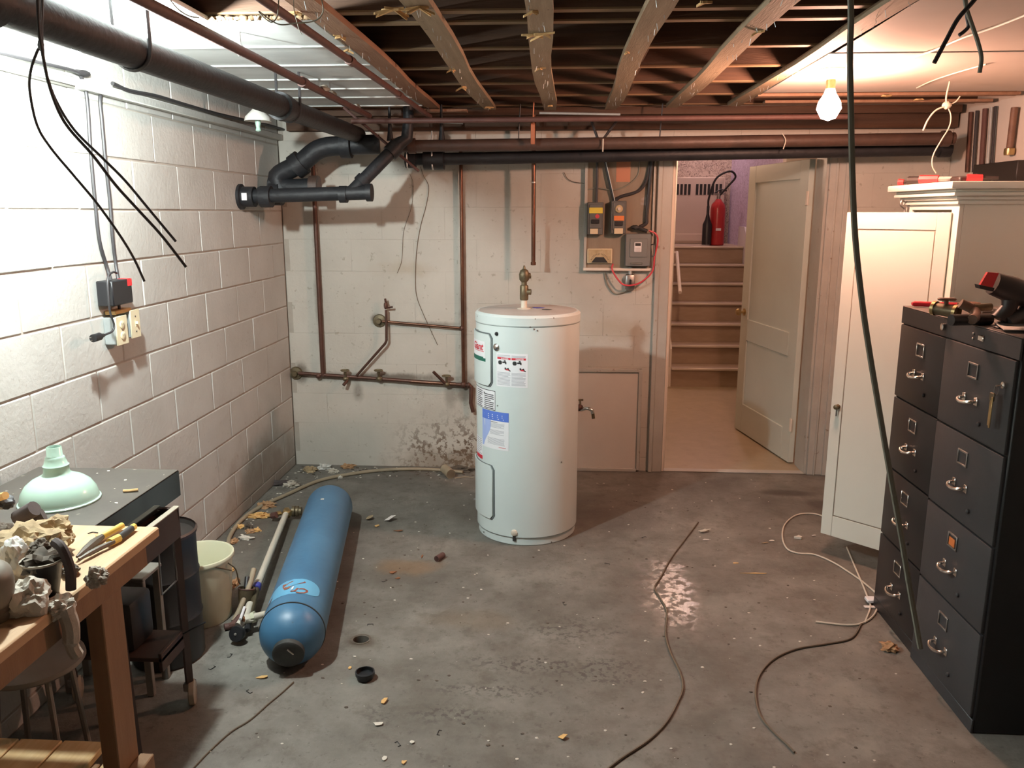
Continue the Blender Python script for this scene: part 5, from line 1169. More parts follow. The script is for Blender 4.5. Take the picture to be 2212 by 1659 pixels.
# drum under the cart
q = V(-1.50, 2.805, 0)
o = thing('steel_drum', 'black lidded drum standing in the dark between the cart and the bucket', 'drum', q)
MB().lathe([(.125, 0), (.132, .01), (.132, .17), (.136, .18), (.132, .19), (.132, .34), (.136, .35), (.132, .36), (.132, .50), (.137, .51), (.130, .515), (.125, .50), (.001, .50)], q, seg=32).build('drum', 'drum_black', o)
MB().lathe([(.138, .505), (.140, .515), (.134, .522)], q, seg=32, cap=False).build('rim', 'cart_metal', o)
# bits under the cart
tag(MB().rbox((-1.66, 2.33, .286), (-1.36, 2.47, .46), .02, 2).build('dark_bundle', 'drum_black'), 'dark bundle lying on the lower shelf of the cart', 'bundle')
o = thing('wire_rack', 'thin bent wire rack hanging under the cart', 'rack', (-1.3, 2.35, .5))
MB().tube([(-1.245, 2.32, .655), (-1.25, 2.325, .50), (-1.25, 2.43, .50), (-1.245, 2.425, .655)], .003, 6).build('wire', 'steel', o)
tag(MB().tube([(-1.252, 2.44, .30), (-1.18, 2.46, .335)], .003, 6).build('thin_rod', 'black_plastic'), 'thin dark rod sticking out from the cart toward the bucket', 'rod')
#PART4
# ================================================================== LEFT WALL FITTINGS
def lw(px, py, d=.01): return P(px, py, X=XL+d)
def wbox(par, nm, m_, px0, py0, px1, py1, d0, d1, r=.003):
    a = lw(px0, py1, d1); b = lw(px1, py0, d1); y0, y1 = sorted((a.y, b.y)); zm0 = lw(px0, py1, d1).z; zm1 = lw(px0, py0, d1).z
    return MB().rbox((XL+d0, y0, zm0), (XL+d1, y1, zm1), r).build(nm, m_, par), y0, y1, zm0, zm1
ob = thing('outlet_box', 'surface mounted wall socket with a cream cover plate on the left wall', 'socket', (XL+.02, 3.15, 1.14))
a = lw(255, 748, .055); y0 = a.y; z0 = a.z; y1 = lw(279, 742, .055).y; z1 = z0+.115
MB().rbox((XL+.001, y0+.004, z0+.004), (XL+.05, y1-.004, z1-.004), .003).build('metal_box', 'galvanised', ob)
MB().rbox((XL+.050, y0, z0), (XL+.056, y1, z1), .002).build('cover_plate', 'socket_cream', ob)
ym = (y0+y1)/2
for zc in (z0+.036, z0+.079):
    fp = MB().lathe([(.0165, -.001), (.0165, .003), (.015, .004), (.001, .004)], (XL+.056, ym, zc), (1, 0, 0), 20).build('socket_face', 'socket_cream', ob)
    for dy in (-.006, .006): MB().box((XL+.0595, ym+dy-.001, zc-.001), (XL+.0605, ym+dy+.001, zc+.008)).build('slot', 'dark_slot', fp, 0)
MB().lathe([(.003, 0), (.003, .002)], (XL+.056, ym, z0+.0575), (1, 0, 0), 8).build('screw', 'steel', ob)
sb = thing('switch_box', 'surface mounted light switch with a cream cover plate beside the wall socket', 'switch', (XL+.02, 3.3, 1.16))
s0 = lw(287, 742, .055).y; s1 = s0+.072; sz0 = z0+.012; sz1 = sz0+.115
MB().rbox((XL+.001, s0+.004, sz0+.004), (XL+.05, s1-.004, sz1-.004), .003).build('metal_box', 'galvanised', sb)
MB().rbox((XL+.050, s0, sz0), (XL+.056, s1, sz1), .002).build('cover_plate', 'socket_cream', sb)
MB().prism([(XL+.056, s0+.031, sz0+.046), (XL+.056, s0+.041, sz0+.046), (XL+.056, s0+.041, sz0+.070), (XL+.056, s0+.031, sz0+.070)], (.001, 0, 0)).rbox((XL+.056, s0+.033, sz0+.056), (XL+.067, s0+.039, sz0+.067), .001).build('toggle', 'socket_cream', sb)
for z in (sz0+.026, sz0+.088): MB().lathe([(.003, 0), (.003, .002)], (XL+.056, s0+.036, z), (1, 0, 0), 8).build('screw', 'black_plastic', sb)
tag(MB().rbox((XL+.002, y0+.02, z1+.006), (XL+.048, s0+.03, z1+.022), .003).build('wooden_block', 'chip_wood'), 'small orange-brown wood block between the black box and the cover plates', 'wood block')
# black transformer box
bb = thing('black_wall_box', 'black plastic box with a red sticker fixed above the wall socket', 'box', (XL+.03, 3.2, 1.29))
a = lw(247, 662, .07); b = lw(289, 655, .07); tz = lw(247, 607, .07).z
MB().rbox((XL+.004, a.y, a.z), (XL+.07, b.y, tz), .004).build('case', 'black_plastic', bb)
MB().rbox((XL+.070, b.y-.035, tz-.028), (XL+.0712, b.y-.001, tz-.001), .0004).build('red_sticker', 'red_plastic', bb)
MB().rbox((XL+.030, b.y-.035, tz), (XL+.0712, b.y-.001, tz+.001), .0004).build('red_sticker', 'red_plastic', bb)
MB().tube([(XL+.03, b.y-.04, a.z), (XL+.03, b.y-.04, z1+.02)], .006, 8).build('cable_stub', 'cable_black', bb)
# cables on the wall
def lc(lab, pts, r, m='cable_black', d=.012): return cable('cable', [lw(x, y, (q[0] if q else d)) for (x, y, *q) in pts], r, m, lab, seg=8)
lc('dark cable running down the left wall to the black box, left of two', [(172, 158), (184, 190), (190, 235), (196, 330), (205, 430), (215, 520), (232, 580), (245, 625, .05)], .007)
lc('dark cable running down the left wall to the black box, right of two', [(222, 188), (216, 215), (220, 260), (228, 350), (237, 430), (243, 510), (250, 570), (256, 607, .03)], .007)
lc('horizontal cable along the top of the left wall', [(-60, 105), (0, 114), (40, 124), (95, 137), (150, 150), (172, 158)], .006, d=.03)
lc('cable sagging along the top of the left wall toward the corner', [(243, 180, .04), (280, 196, .04), (340, 208, .04), (400, 226, .04), (470, 246, .04), (540, 262, .04), (600, 276, .04), (670, 300, .04)], .008)
tag(MB().blob(lw(180, 158, .02), (.015, .05, .012), 2, .3, 6, 5).build('cable_clamp', 'cable_black'), 'dark clamp joining the cables at the top of the left wall', 'clamp')
o = thing('power_plug', 'black cord with a dangling plug beside the wall socket', 'plug', lw(205, 730, .06))
MB().tube(spline([lw(252, 590, .05), lw(244, 588, .06), lw(233, 600, .07), lw(234, 640, .075), lw(238, 675, .075), lw(246, 700, .075), lw(243, 715, .075), lw(225, 724, .075)]), .0042, 8).build('cord', 'cable_black', o)
a = lw(224, 724, .075); b = lw(201, 731, .075)
MB().tube([a, a+(b-a)*.3, a+(b-a)*.4, b], [.007, .010, .015, .015], 12).build('plug_body', 'black_plastic', o)
for dz in (-.006, .006): MB().box((b.x-.001, b.y-.022, b.z+dz-.0008), (b.x+.004, b.y, b.z+dz+.0008)).build('prong', 'chrome', o, 0)
# loose strands hanging from the ceiling at the upper left
PY_ = 1.72
def hc(lab, pts, r, m='cable_black', Y=PY_, cat='cable'): return cable('hanging_cable', [P(x, y, Y=Y+(q[0] if q else 0)) for (x, y, *q) in pts], r, m, lab, cat, seg=8)
t0 = [(84, -40, 0), (86, 20, 0), (88, 60, 0), (88, 95, 0)]
hc('thin black cable hanging from the ceiling, ending lowest on the left wall side', t0+[(80, 112, 0), (67, 150, 0), (64, 195, .02), (80, 270, .04), (110, 320, .06), (160, 380, .08), (210, 440, .10), (260, 510, .12), (290, 560, .14), (312, 608, .15)], .0028)
hc('black cable of the hanging pair, its end pointing at the upper right', [(92, -40, .02), (90, 60, .02), (92, 100, .02), (98, 150, .02), (120, 215, .04), (160, 280, .06), (220, 340, .08), (270, 390, .10), (320, 450, .12), (380, 522, .14)], .0030)
hc('black cable of the hanging pair, the longer one ending lower', [(80, -40, -.02), (84, 60, -.02), (90, 105, -.02), (108, 190, .0), (140, 265, .02), (200, 335, .04), (250, 400, .06), (300, 455, .08), (350, 510, .1), (402, 577, .12)], .0033)
tag(MB().blob(P(88, 97, Y=PY_), (.006, .006, .012), 2, .2, 5, 5).build('cable_knot', 'cable_black'), 'knot tying the hanging black cables together', 'knot')
# fine wires near the iron pipes
hc('pale thin wire looping around the second iron ceiling pipe', [(360, -10), (385, 20), (410, 35), (430, 38)], .0015, 'cable_white', 2.0, 'wire')
hc('thin grey wire wound over the second iron ceiling pipe', [(602, -10), (600, 30), (588, 48), (570, 38), (560, 25), (600, 52), (640, 50), (680, 45), (698, 25), (694, -5)], .0018, 'cable_grey', 2.3, 'wire')
hc('short thin grey wire hanging under the second iron pipe', [(634, -5), (636, 25), (645, 60), (652, 75)], .0012, 'cable_grey', 2.35, 'wire')
# thick loose cable in front of the camera at the right
hc('long grey-green cable hanging down in front of the cupboard and cabinets', [(1836, -60), (1838, 40), (1836, 120), (1838, 240), (1842, 400), (1848, 520), (1862, 650), (1878, 760), (1898, 880), (1922, 1020), (1945, 1150), (1965, 1270), (1988, 1400)], .0042, 'cable_grey', 1.15)
# dark loose wires at the top right
hc('dark stub of cable hanging from the right ceiling, leaning left', [(2150, -60), (2105, 0), (2070, 40), (2045, 85), (2018, 136)], .0038, 'cable_black', 1.5)
hc('curved dark cable stub hanging from the right ceiling, nearest the picture edge', [(2080, -50), (2086, 10), (2100, 55), (2112, 90), (2120, 125), (2116, 157)], .0038, 'cable_grey', 1.6)
hc('short hooked dark cable stub between two longer ones at the right ceiling', [(2084, -40), (2088, 30), (2092, 55), (2085, 66), (2072, 76)], .0034, 'cable_black', 1.62)
cable('ceiling_wire', [P(x, y, Z=ZC-.030) for x, y in ((2260, 12), (2212, 34), (2140, 62), (2080, 82), (2020, 108), (1980, 122), (1932, 146))], .004, 'cable_white', 'thin white wire stapled along the right ceiling board', 'wire')
cable('ceiling_wire', [P(x, y, Z=ZC-.032) for x, y in ((2130, 139), (2090, 150), (2050, 162), (2010, 176), (1980, 190))], .003, 'cable_white', 'short pale wire end on the right ceiling board', 'wire')
# knotted white cord near the right corner
yk = 4.0
o = thing('knotted_cord', 'knotted pale cord dangling from the ceiling above the cupboard', 'cord', P(2045, 228, Y=yk))
MB().blob(P(2046, 228, Y=yk), (.018, .014, .016), 2, .5, 8, 3).build('knot', 'cable_white', o)
MB().tube(spline([V(P(2046, 228, Y=yk).x, yk, ZC-.03), P(2044, 210, Y=yk), P(2046, 228, Y=yk)]), .004, 6).build('upper_strand', 'cable_white', o)
MB().tube(spline([P(2046, 228, Y=yk), P(2022, 238, Y=yk), P(2005, 258, Y=yk), P(1994, 282, Y=yk)]), .004, 6).build('short_strand', 'cable_white', o)
MB().tube(spline([P(2046, 228, Y=yk), P(2054, 250, Y=yk), P(2050, 275, Y=yk), P(2032, 305, Y=yk), P(2016, 335, Y=yk), P(2014, 358, Y=yk), P(2022, 374, Y=yk)]), .003, 6).build('long_strand', 'cable_white', o)
MB().tube(spline([P(2046, 228, Y=yk), P(2064, 220, Y=yk), P(2074, 208, Y=yk)]), .003, 6).build('end_strand', 'cable_white', o)

# ================================================================== BUCKET
BC = V(-1.505, 3.115, 0)
bk = thing('bucket', 'pale yellowish translucent plastic bucket standing by the left wall', 'bucket', BC)
MB().lathe([(.001, .004), (.112, .004), (.116, 0), (.120, .006), (.138, .268), (.147, .270), (.149, .278), (.146, .286), (.139, .287), (.134, .28), (.116, .01), (.001, .009)], BC, seg=48).build('body', 'bucket_plastic', bk, 50)
MB().tube(spline([BC+V(.143, -.03, .262), BC+V(.160, .0, .22), BC+V(.156, .03, .15), BC+V(.145, .07, .12)]), .0028, 6).tube([BC+V(.110, -.090, .270), BC+V(.15, -.02, .225)], .0028, 6).build('wire_handle', 'brass_old', bk)
# hose behind and round the bucket
hz_ = .012
hose = [P(x, y, Z=hz_) for x, y in ((524, 1330), (520, 1290), (505, 1235))]
cable('garden_hose', [P(x, y, Z=hz_) for x, y in ((494, 1188), (496, 1160), (520, 1125), (560, 1096), (620, 1068), (690, 1038), (770, 1022), (850, 1014), (930, 1014), (1000, 1020))], .011, 'hose_beige', 'dusty beige hose curving along the foot of both walls', 'hose', seg=10)
cable('short_hose', [V(-1.345, 3.06, .012), V(-1.335, 3.12, .05), V(-1.325, 3.20, .11), V(-1.33, 3.27, .15)], .012, 'hose_beige', 'short piece of hose leaning at the right side of the bucket', 'hose', seg=10)
q = P(494, 1350, Z=.014); tag(MB().tube(spline([q+V(-.01, -.02, 0), q+V(.015, .0, .0), q+V(.03, .05, .012)]), .014, 10).build('elbow_fitting', 'rust_pipe'), 'dark red-brown elbow fitting on the floor beside the bucket', 'fitting')

# ================================================================== BLUE PRESSURE TANK
r_ = .122
n0 = P(632, 1366, Z=r_); f0 = P(712, 1096, Z=r_); n0.z = f0.z = r_+.001
ax = (f0-n0).normalized(); Ln = (f0-n0).length
bt = thing('pressure_tank', 'long blue cylindrical pressure tank lying on the concrete floor', 'tank', ((n0.x+f0.x)/2, (n0.y+f0.y)/2, 0))
prof = [(r_*cos(a), -r_*.95*sin(a)) for a in [pi/2*(1-k/10) for k in range(10)]]+[(r_, 0), (r_, Ln)]+[(r_*cos(pi/2*k/8), Ln+r_*.75*sin(pi/2*k/8)) for k in range(1, 9)]
MB().lathe(prof, n0, ax, 56).build('tank_shell', 'tank_blue', bt, 50)
MB().lathe([(r_-.002, -.004), (r_+.0022, -.003), (r_+.0022, .003), (r_-.002, .004)], n0, ax, 56, cap=False).build('seam_ring', 'print_black', bt)
cap_o = n0-ax*(r_*.80)
capd = (-ax+V(0, 0, -.22)).normalized(); cp0 = n0+capd*r_*.86
MB().lathe([(.058, -.004), (.058, .016), (.052, .020), (.001, .020)], cp0, capd, 30).build('end_cap', 'tank_cap', bt)
sdv = capd.cross(V(0, 0, 1)).normalized(); upv = sdv.cross(capd)
MB().tube([cp0+capd*.021+sdv*-.020+upv*.004, cp0+capd*.021+sdv*.0+upv*.028], .003, 6).build('scratch_mark', 'solder', bt)
side = V(ax.y, -ax.x, 0)   # to the viewer's right
def bpt_(s, th, r): return n0+ax*s+(side*sin(th)+V(0, 0, 1)*cos(th))*r
def bwrap(s0, s1, a0, a1, lift, name, m_, par, oval=False, n=14):
    mb = MB(); ns2 = 8
    if not oval:
        vs = [bpt_(s0+(s1-s0)*j/1, a0+(a1-a0)*i/n, r_+lift) for i in range(n+1) for j in range(2)]; fs = [(i*2, i*2+1, i*2+3, i*2+2) for i in range(n)]
    else:
        sm, am = (s0+s1)/2, (a0+a1)/2; vs = [bpt_(sm, am, r_+lift)]; N_ = 40; rings = 6
        for j in range(1, rings+1):
            for k in range(N_):
                q = 2*pi*k/N_; u = abs(cos(q))**.7*(1 if cos(q) > 0 else -1); v = abs(sin(q))**.7*(1 if sin(q) > 0 else -1)
                vs.append(bpt_(sm+(s1-s0)/2*v*j/rings, am+(a1-a0)/2*u*j/rings, r_+lift))
        fs = [(0, 1+k, 1+(k+1) % N_) for k in range(N_)]+[(1+j*N_+k, 1+j*N_+(k+1) % N_, 1+(j+1)*N_+(k+1) % N_, 1+(j+1)*N_+k) for j in range(rings-1) for k in range(N_)]
    mb.add(vs, fs); return mb.build(name, m_, par)
lb2 = bwrap(.075, .205, radians(-62), radians(46), .0010, 'oval_label', 'sticker_blue', bt, True)
def btext(body, size, s, th, m_, shear=0):
    vs, fs = textverts(body, size, shear, True); mb = MB()
    mb.add([bpt_(s-v.y, th-v.x/r_, r_+.0022) for v in vs], fs); mb.build('label_text', m_, lb2, 0)
btext('Cr', .060, .118, radians(12), 'sticker_maroon', .3); btext('f', .062, .118, radians(-48), 'sticker_maroon', .3)
mb = MB(); pts = [(.178, -28), (.186, -10), (.18, 14), (.170, 16), (.158, 6), (.150, -2), (.142, -8), (.122, -12), (.120, -20), (.150, -26)]
mb.add([bpt_(s, radians(a), r_+.0022) for s, a in pts], [tuple(range(len(pts)))]); mb.build('torn_emblem', 'sticker_maroon', lb2, 0)
mb = MB(); mb.add([bpt_(s, radians(a), r_+.0026) for s, a in ((.105, -8), (.135, -6), (.137, -3), (.110, -4))], [(0, 1, 2, 3)]); mb.build('torn_spot', 'label_white', lb2, 0)
MB().blob(P(696, 1078, Z=2*r_+.002), (.010, .008, .003), 1, .3, 6, 4).build('paint_chip', 'paint_chip', bt)

# valve and pipe assembly beside the tank
va = thing('valve_assembly', 'valve assembly with a white riser pipe lying left of the blue tank', 'valve', P(540, 1300, Z=0))
def fl(px, py, z): return P(px, py, Z=z)
p0 = fl(553, 1272, .075); p1 = fl(617, 1112, .055)
MB().cyl(p0, p1, .0165, 16).build('white_pipe', 'pvc_white', va)
MB().cyl(p0-(p1-p0).normalized()*.005, p0+(p1-p0).normalized()*.035, .019, 16).build('blue_collar', 'scribble_blue', va)
MB().blob(fl(620, 1108, .05), (.028, .03, .026), 2, .4, 6, 4).tube([fl(606, 1108, .045), fl(598, 1110, .045)], .014, 8).build('brass_tee', 'brass', va)
c0 = fl(640, 1104, .05); MB().lathe([(.020, -.025), (.030, -.022), (.030, -.008), (.024, -.005), (.030, 0), (.030, .012), (.024, .016), (.022, .03)], c0, (1, .12, 0), 16).build('ribbed_coupling', 'brass_old', va)
MB().tube([fl(598, 1112, .045), fl(588, 1114, .035)], .018, 8).build('handle_stub', 'rust_pipe', va)
# control end
k0 = fl(532, 1288, .07)
MB().lathe([(.030, -.035), (.036, .030), (.036, .036), (.031, .036), (.029, .028), (.001, .028)], k0, (.05, .25, .95), 20).build('cup', 'brass_old', va)
MB().lathe([(.0365, .031), (.038, .034), (.0365, .0375)], k0, (.05, .25, .95), 20, cap=False).build('cup_rim', 'rust_pipe', va)
MB().tube([k0+V(-.005, .02, .03), k0+V(-.01, .05, .065)], .012, 10).build('dark_plunger', 'black_plastic', va)
MB().tube([fl(556, 1268, .075), fl(548, 1300, .06), fl(540, 1330, .055)], .014, 12).build('link_pipe', 'brass_old', va)
MB().tube([fl(528, 1312, .09), fl(519, 1338, .085)], .006, 8).build('white_lever', 'label_white', va)
MB().tube([fl(540, 1305, .065), fl(528, 1338, .06), fl(515, 1352, .05)], [.015, .020, .016], 12).blob(fl(534, 1338, .06), (.025, .022, .022), 2, .35, 6, 8).build('white_body', 'pvc_white', va)
MB().tube([fl(534, 1335, .06), fl(560, 1330, .075), fl(576, 1325, .09)], [.016, .014, .012], 12).build('outlet_arm', 'pvc_white', va)
c0 = fl(548, 1333, .065); MB().lathe([(.024, -.008), (.024, .008)], c0, (1, .2, .3), 6).build('hex_nut', 'bucket_plastic', va)
MB().tube([fl(530, 1318, .072), fl(524, 1340, .07)], .010, 8).build('red_part', 'rust', va)
k1 = fl(512, 1369, .045); kd = V(-.15, -.95, .35).normalized()
MB().lathe([(.012, -.05), (.012, -.012), (.030, -.010), (.033, 0), (.030, .010), (.012, .013), (.001, .013)], k1, kd, 24).build('black_knob', 'black_plastic', va)
MB().lathe([(.006, .012), (.005, .016), (.001, .017)], k1, kd, 10).build('knob_centre', 'solder', va)
MB().tube([fl(536, 1345, .045), fl(534, 1362, .03)], .013, 8).build('dark_outlet', 'black_plastic', va)
MB().tube([fl(512, 1348, .03), fl(498, 1352, .02)], .012, 8).build('rusty_stub', 'rust_pipe', va)

# ================================================================== FLOOR CABLES
def fc(lab, pts, r, m_, name='floor_cable', cat='cable'): return cable(name, [P(x, y, Z=r+.001) for x, y in pts], r, m_, lab, cat, n=5)
fc('dark cable snaking along the floor from behind the wet patch to the front', [(1508, 1128), (1480, 1165), (1450, 1205), (1428, 1245), (1414, 1270), (1425, 1290), (1440, 1320), (1438, 1370), (1448, 1410), (1468, 1450), (1475, 1485), (1465, 1515), (1440, 1560), (1400, 1600), (1340, 1640), (1290, 1680)], .0042, 'cable_brown')
fc('grey cable curving over the floor in front of the filing cabinets', [(1862, 1345), (1840, 1378), (1790, 1390), (1720, 1402), (1670, 1425), (1640, 1460), (1632, 1500), (1642, 1545), (1670, 1580), (1700, 1608), (1716, 1625)], .0040, 'cable_brown')
fc('white cable looping on the floor under the open cupboard door', [(1806, 1141), (1790, 1122), (1760, 1110), (1722, 1112), (1696, 1132), (1690, 1160), (1700, 1185), (1725, 1195), (1760, 1198), (1800, 1215), (1840, 1240), (1870, 1262), (1897, 1290), (1890, 1325), (1865, 1345), (1830, 1350), (1762, 1343)], .0042, 'cable_white')
fc('short white cable crossing the looped white cable by the cabinets', [(1829, 1182), (1845, 1220), (1860, 1255), (1874, 1290), (1880, 1312), (1868, 1345)], .0040, 'cable_white')
fc('thin dark wire on the floor in the lower left foreground', [(634, 1473), (610, 1495), (580, 1520), (540, 1555), (500, 1580), (460, 1615), (420, 1656), (390, 1690)], .0028, 'cable_brown')
# ================================================================== LITTER
q = P(1884, 1300, Z=.006); tag(MB().rbox((q.x-.028, q.y-.022, .009), (q.x+.026, q.y+.02, .024), .003).build('white_connector', 'label_white'), 'white plastic connector block on the white floor cable', 'connector')
tag(MB().rbox((q.x-.05, q.y-.055, .001), (q.x-.004, q.y-.035, .006), .001).build('paper_scrap', 'paper_white'), 'flat white scrap just in front of the white connector', 'paper')
q = P(1922, 1398, Z=.012); tag(MB().blob(q, (.030, .026, .018), 3, .8, 9, 33, flat=.001).build('crumpled_wrapper', 'leaf_brown', smooth=20), 'crumpled orange-brown wrapper on the floor beside the black cabinet', 'wrapper')
# black ring cap
q = P(789, 1466, Z=0); o = thing('jar_lid', 'round black threaded plastic cap lying on the floor near the drain hole', 'cap', q)
MB().lathe([(.028, .001), (.030, .004), (.030, .016), (.036, .018), (.036, .030), (.031, .031), (.031, .014), (.001, .014)], q, seg=28).build('lid', 'black_plastic', o)
q = P(950, 1203, Z=.016); tag(MB().lathe([(.015, -.028), (.015, .028), (.0125, .028), (.0125, -.028)], q, (.45, .9, 0), 16).build('pipe_stub', 'rust_pipe'), 'short open rusty pipe stub lying in the rust stain', 'pipe')
MBx = MB()
def shard(name, lab, cat, m_, px, py, w_, l_, th=.002, tilt=.2, group=None, seed=0, n=7):
    rnd = random.Random(seed*97+int(px)); q = P(px, py, Z=0); a0 = rnd.random()*6
    poly = []
    for k in range(n):
        a = a0+2*pi*k/n+rnd.uniform(-.25, .25); rr = rnd.uniform(.45, 1.15); poly.append(V(q.x+w_*rr*cos(a), q.y+l_*rr*sin(a), .0012+tilt*(w_*rr*cos(a)+w_*1.1)*.5))
    return tag(MB().prism(poly, (0, 0, th)).build(name, m_, smooth=0), lab, cat, group)
shard('wood_chip', 'orange wood chip on the floor in front of the blue tank', 'wood chip', 'chip_wood', 566, 1465, .026, .012, seed=1)
shard('wood_chip', 'small orange wood chip just left of the black cap', 'wood chip', 'chip_wood', 757, 1443, .008, .012, seed=2)
shard('wood_chip', 'orange wood chip below the black cap', 'wood chip', 'chip_wood', 831, 1517, .012, .020, seed=3, tilt=.6)
shard('wood_chip', 'triangular orange wood chip in the middle foreground', 'wood chip', 'chip_wood', 1218, 1595, .020, .020, seed=4, tilt=.7, n=4)
shard('wood_chip', 'rounded tan chip at the bottom edge of the floor', 'wood chip', 'chip_wood', 872, 1648, .012, .010, seed=5)
shard('wood_chip', 'orange chip on the floor right of the far end of the blue tank', 'wood chip', 'chip_wood', 815, 1137, .016, .016, seed=6)
shard('wood_splint', 'long pale splint lying on the floor right of the wet patch', 'wood chip', 'splinter_wood', 1633, 1239, .075, .006, seed=7, tilt=0)
shard('wood_splint', 'short pale splint lying behind the longer one', 'wood chip', 'splinter_wood', 1590, 1217, .026, .009, seed=8, tilt=0)
shard('paper_square', 'folded white square of paper on the floor beyond the blue tank', 'paper', 'paper_white', 843, 1124, .032, .045, seed=9, tilt=.9, n=4)
shard('paper_scrap', 'beige torn scrap beside the white paper square', 'paper', 'rag_beige', 800, 1122, .03, .03, seed=10, tilt=.8)
shard('paper_scrap', 'torn dirty paper scrap at the end of the dark cable', 'paper', 'rag_white', 1520, 1150, .045, .018, seed=11, tilt=.4, n=9)
shard('paper_scrap', 'thin white sliver near the end of the dark cable', 'paper', 'paper_white', 1525, 1166, .028, .006, seed=12, tilt=0)
shard('plaster_lump', 'white plaster lump inside the loop of white cable', 'plaster', 'paint_chip', 1724, 1164, .020, .022, .012, seed=13)
shard('plaster_flake', 'oval pale flake left of the loop of white cable', 'plaster', 'paint_chip', 1668, 1169, .018, .010, seed=14)
shard('plaster_flake', 'beige flake lying beside the oval pale flake', 'plaster', 'rag_beige', 1653, 1174, .018, .008, seed=15)
shard('plaster_flake', 'white flake right of the plaster lump in the cable loop', 'plaster', 'paper_white', 1758, 1158, .018, .006, seed=16)
shard('plaster_flake', 'large whitish flake on the floor in the lower left middle', 'plaster', 'paint_chip', 816, 1566, .022, .012, seed=17, n=9)
shard('plaster_flake', 'white crumb right of the black pliers shadow near the lower edge', 'plaster', 'paint_chip', 889, 1605, .012, .010, seed=18) if False else shard('plaster_flake', 'white flake on the floor midway between cap and bottom edge', 'plaster', 'paint_chip', 889, 1605, .011, .009, seed=18)
shard('plaster_flake', 'whitish flake near the bottom edge left of the rounded tan chip', 'plaster', 'paint_chip', 831, 1640, .010, .013, seed=19)
shard('leaf_scrap', 'rust coloured scrap right of the paper square', 'debris', 'rust', 862, 1148, .03, .012, seed=20)
shard('rust_flake', 'round rust flake on the left end of the rust stain', 'debris', 'rust', 848, 1238, .020, .018, seed=21)
shard('rust_flake', 'brown rust flake below the round one', 'debris', 'rust', 860, 1250, .014, .010, seed=22)
shard('rust_flake', 'dark brown screw shaped scrap left of the pipe stub', 'debris', 'rust', 912, 1203, .006, .022, seed=23)
# debris along the walls, each scrap on its own
for (px, py, w_, l_, m_, lab, nm) in ((1, 1, 0, 0, '', '', ''),
    (575, 1095, .05, .03, 'leaf_brown', 'brown torn cardboard scrap against the left wall', 'cardboard_scrap'),
    (628, 1050, .045, .04, 'rag_white', 'pale crumpled scrap at the corner end of the left wall', 'cloth_scrap'),
    (560, 1118, .06, .02, 'chip_wood', 'tan wood splint between hose and white pipe', 'wood_splint'),
    (600, 1048, .11, .02, 'glove_dark', 'dark strip of rubbish tucked along the left wall near the corner', 'rubber_strip'),
    (540, 1150, .025, .02, 'leaf_brown', 'brown flake beside the hose near the bucket', 'wood_flake'),
    (555, 1148, .02, .012, 'chip_wood', 'light wood flake left of the white pipe', 'wood_flake'),
    (518, 1140, .02, .02, 'chip_wood', 'small orange flake beside the bend of the hose', 'wood_flake'),
    (530, 1165, .035, .015, 'paint_chip', 'cluster of pale flakes right of the hose bend', 'plaster_flake'),
    (536, 1143, .022, .018, 'debris_dark', 'dark clod on the floor between hose and white pipe', 'clod'),
    (498, 1235, .012, .02, 'chip_wood', 'orange chip just right of the bucket rim', 'wood_chip'),
    (508, 1265, .012, .04, 'leaf_brown', 'brown cardboard bit between bucket and valve assembly', 'cardboard_scrap'),
    (505, 1172, .018, .03, 'leaf_brown', 'brown flake between the bucket and the left wall', 'wood_flake'),
    (670, 1018, .045, .03, 'rag_beige', 'beige rag scrap in the back left corner', 'cloth_scrap'),
    (700, 1012, .04, .035, 'bag_white', 'crumpled pale plastic near the back left corner', 'plastic_scrap'),
    (720, 1022, .03, .02, 'rag_white', 'pale scrap on the hose by the back wall', 'cloth_scrap'),
    (735, 1033, .016, .010, 'paint_chip', 'white chip in front of the hose', 'plaster_flake'),
    (755, 1008, .04, .02, 'leaf_brown', 'brown leaf-like scrap against the back wall', 'cardboard_scrap'),
    (1000, 1008, .09, .035, 'debris_dark', 'dark mound of dirt at the wall left of the heater', 'dirt_mound')):
    if not m_: continue
    q = P(px, py, Z=0); q.y = min(q.y, YB-.04-l_)
    rz_ = .012 if 'flake' in nm or 'chip' in nm else .02
    tag(MB().blob(V(q.x, q.y, rz_*.5), (w_, l_, rz_), 3, .8, 9, px, flat=.001).build(nm, m_, smooth=20), lab, 'debris', 'rubbish along the foot of the walls')
q = P(968, 1018, Z=.03); q.y = min(q.y, 5.12)
tag(MB().lathe([(.032, -.05), (.030, .05), (.028, .05), (.030, -.05)], V(q.x, q.y-.02, .036), (-.5, .8, .1), 18).build('cardboard_tube', 'hose_beige'), 'open cardboard tube lying at the wall left of the heater', 'tube')
tag(MB().tube(spline([P(982, 1033, Z=.004), P(1005, 1030, Z=.004), P(1022, 1032, Z=.004)]), .003, 6).build('twig', 'hose_beige'), 'thin twig on the floor touching the heater base', 'twig')
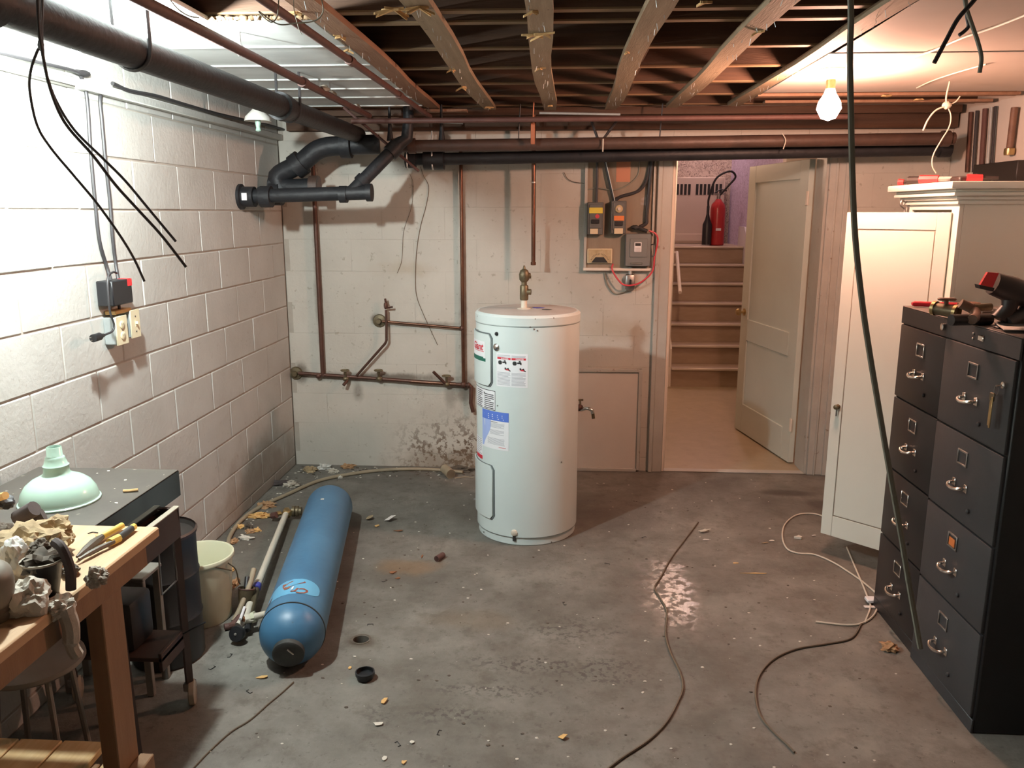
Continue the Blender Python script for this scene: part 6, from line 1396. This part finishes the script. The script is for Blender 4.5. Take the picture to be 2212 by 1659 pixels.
# staples lying around
for (px, py, lab) in ((460, 1443, 'dark staple on the floor below the black valve knob'), (499, 1416, 'dark staple on the floor just in front of the valve assembly'), (536, 1495, 'curled dark staple left of the thin foreground wire'), (862, 1606, 'dark staple on the floor near the bottom edge, left of another'), (946, 1582, 'dark staple on the floor right of the bottom edge plaster flakes'), (1217, 1304, 'dark staple on bare concrete in front of the heater'), (1312, 1217, 'dark staple on the floor right of the heater base'), (832, 1255, 'dark staple beside the rust flakes'), (800, 1348, 'dark staple just beyond the drain hole'), (1390, 1160, 'dark staple between the heater and the dark floor cable')):
    q = P(px, py, Z=.002); a = px*1.3; d = V(cos(a), sin(a), 0); e = V(-d.y, d.x, 0)
    tag(MB().tube([q-d*.012+e*.010, q-d*.012, q+d*.012, q+d*.012+e*.010], .0013, 5).build('staple', 'black_plastic'), lab, 'staple', 'loose staples on the floor')
# uncountable crumbs
mb = MB(); rnd = random.Random(5)
for k in range(320):
    if k < 160: x, y = rnd.uniform(-1.1, 1.3), rnd.uniform(1.9, 5.1)
    elif k < 240: x, y = rnd.uniform(-1.7, .0), 5.22-abs(rnd.gauss(0, .12))
    else: x, y = -1.77+abs(rnd.gauss(0, .12)), rnd.uniform(3.4, 5.2)
    if y < 2.1 and x < -.9: continue
    if y > YB-.03: y = YB-.03
    s_ = rnd.uniform(.0015, .0055)*(1.3 if k > 160 else 1)
    mb.blob((x, y, .001), (s_*1.4, s_, s_*.5), 1, .5, 7, k)
tag(mb.build('paint_crumbs', 'paint_chip', smooth=0), 'scattered pale paint crumbs over the concrete floor', 'crumbs', kind='stuff')
mb = MB()
for k in range(220):
    if k < 130: x, y = rnd.uniform(-1.0, 1.3), rnd.uniform(1.9, 4.9)
    else: x, y = rnd.uniform(-1.75, -.4), 5.2-abs(rnd.gauss(0, .10))
    s_ = rnd.uniform(.002, .006)*(1.5 if k > 130 else 1)
    mb.blob((x, y, .001), (s_*1.4, s_, s_*.5), 1, .5, 7, k+900)
tag(mb.build('dirt_crumbs', 'debris_dark', smooth=0), 'scattered dark dirt crumbs over the concrete floor', 'crumbs', kind='stuff')
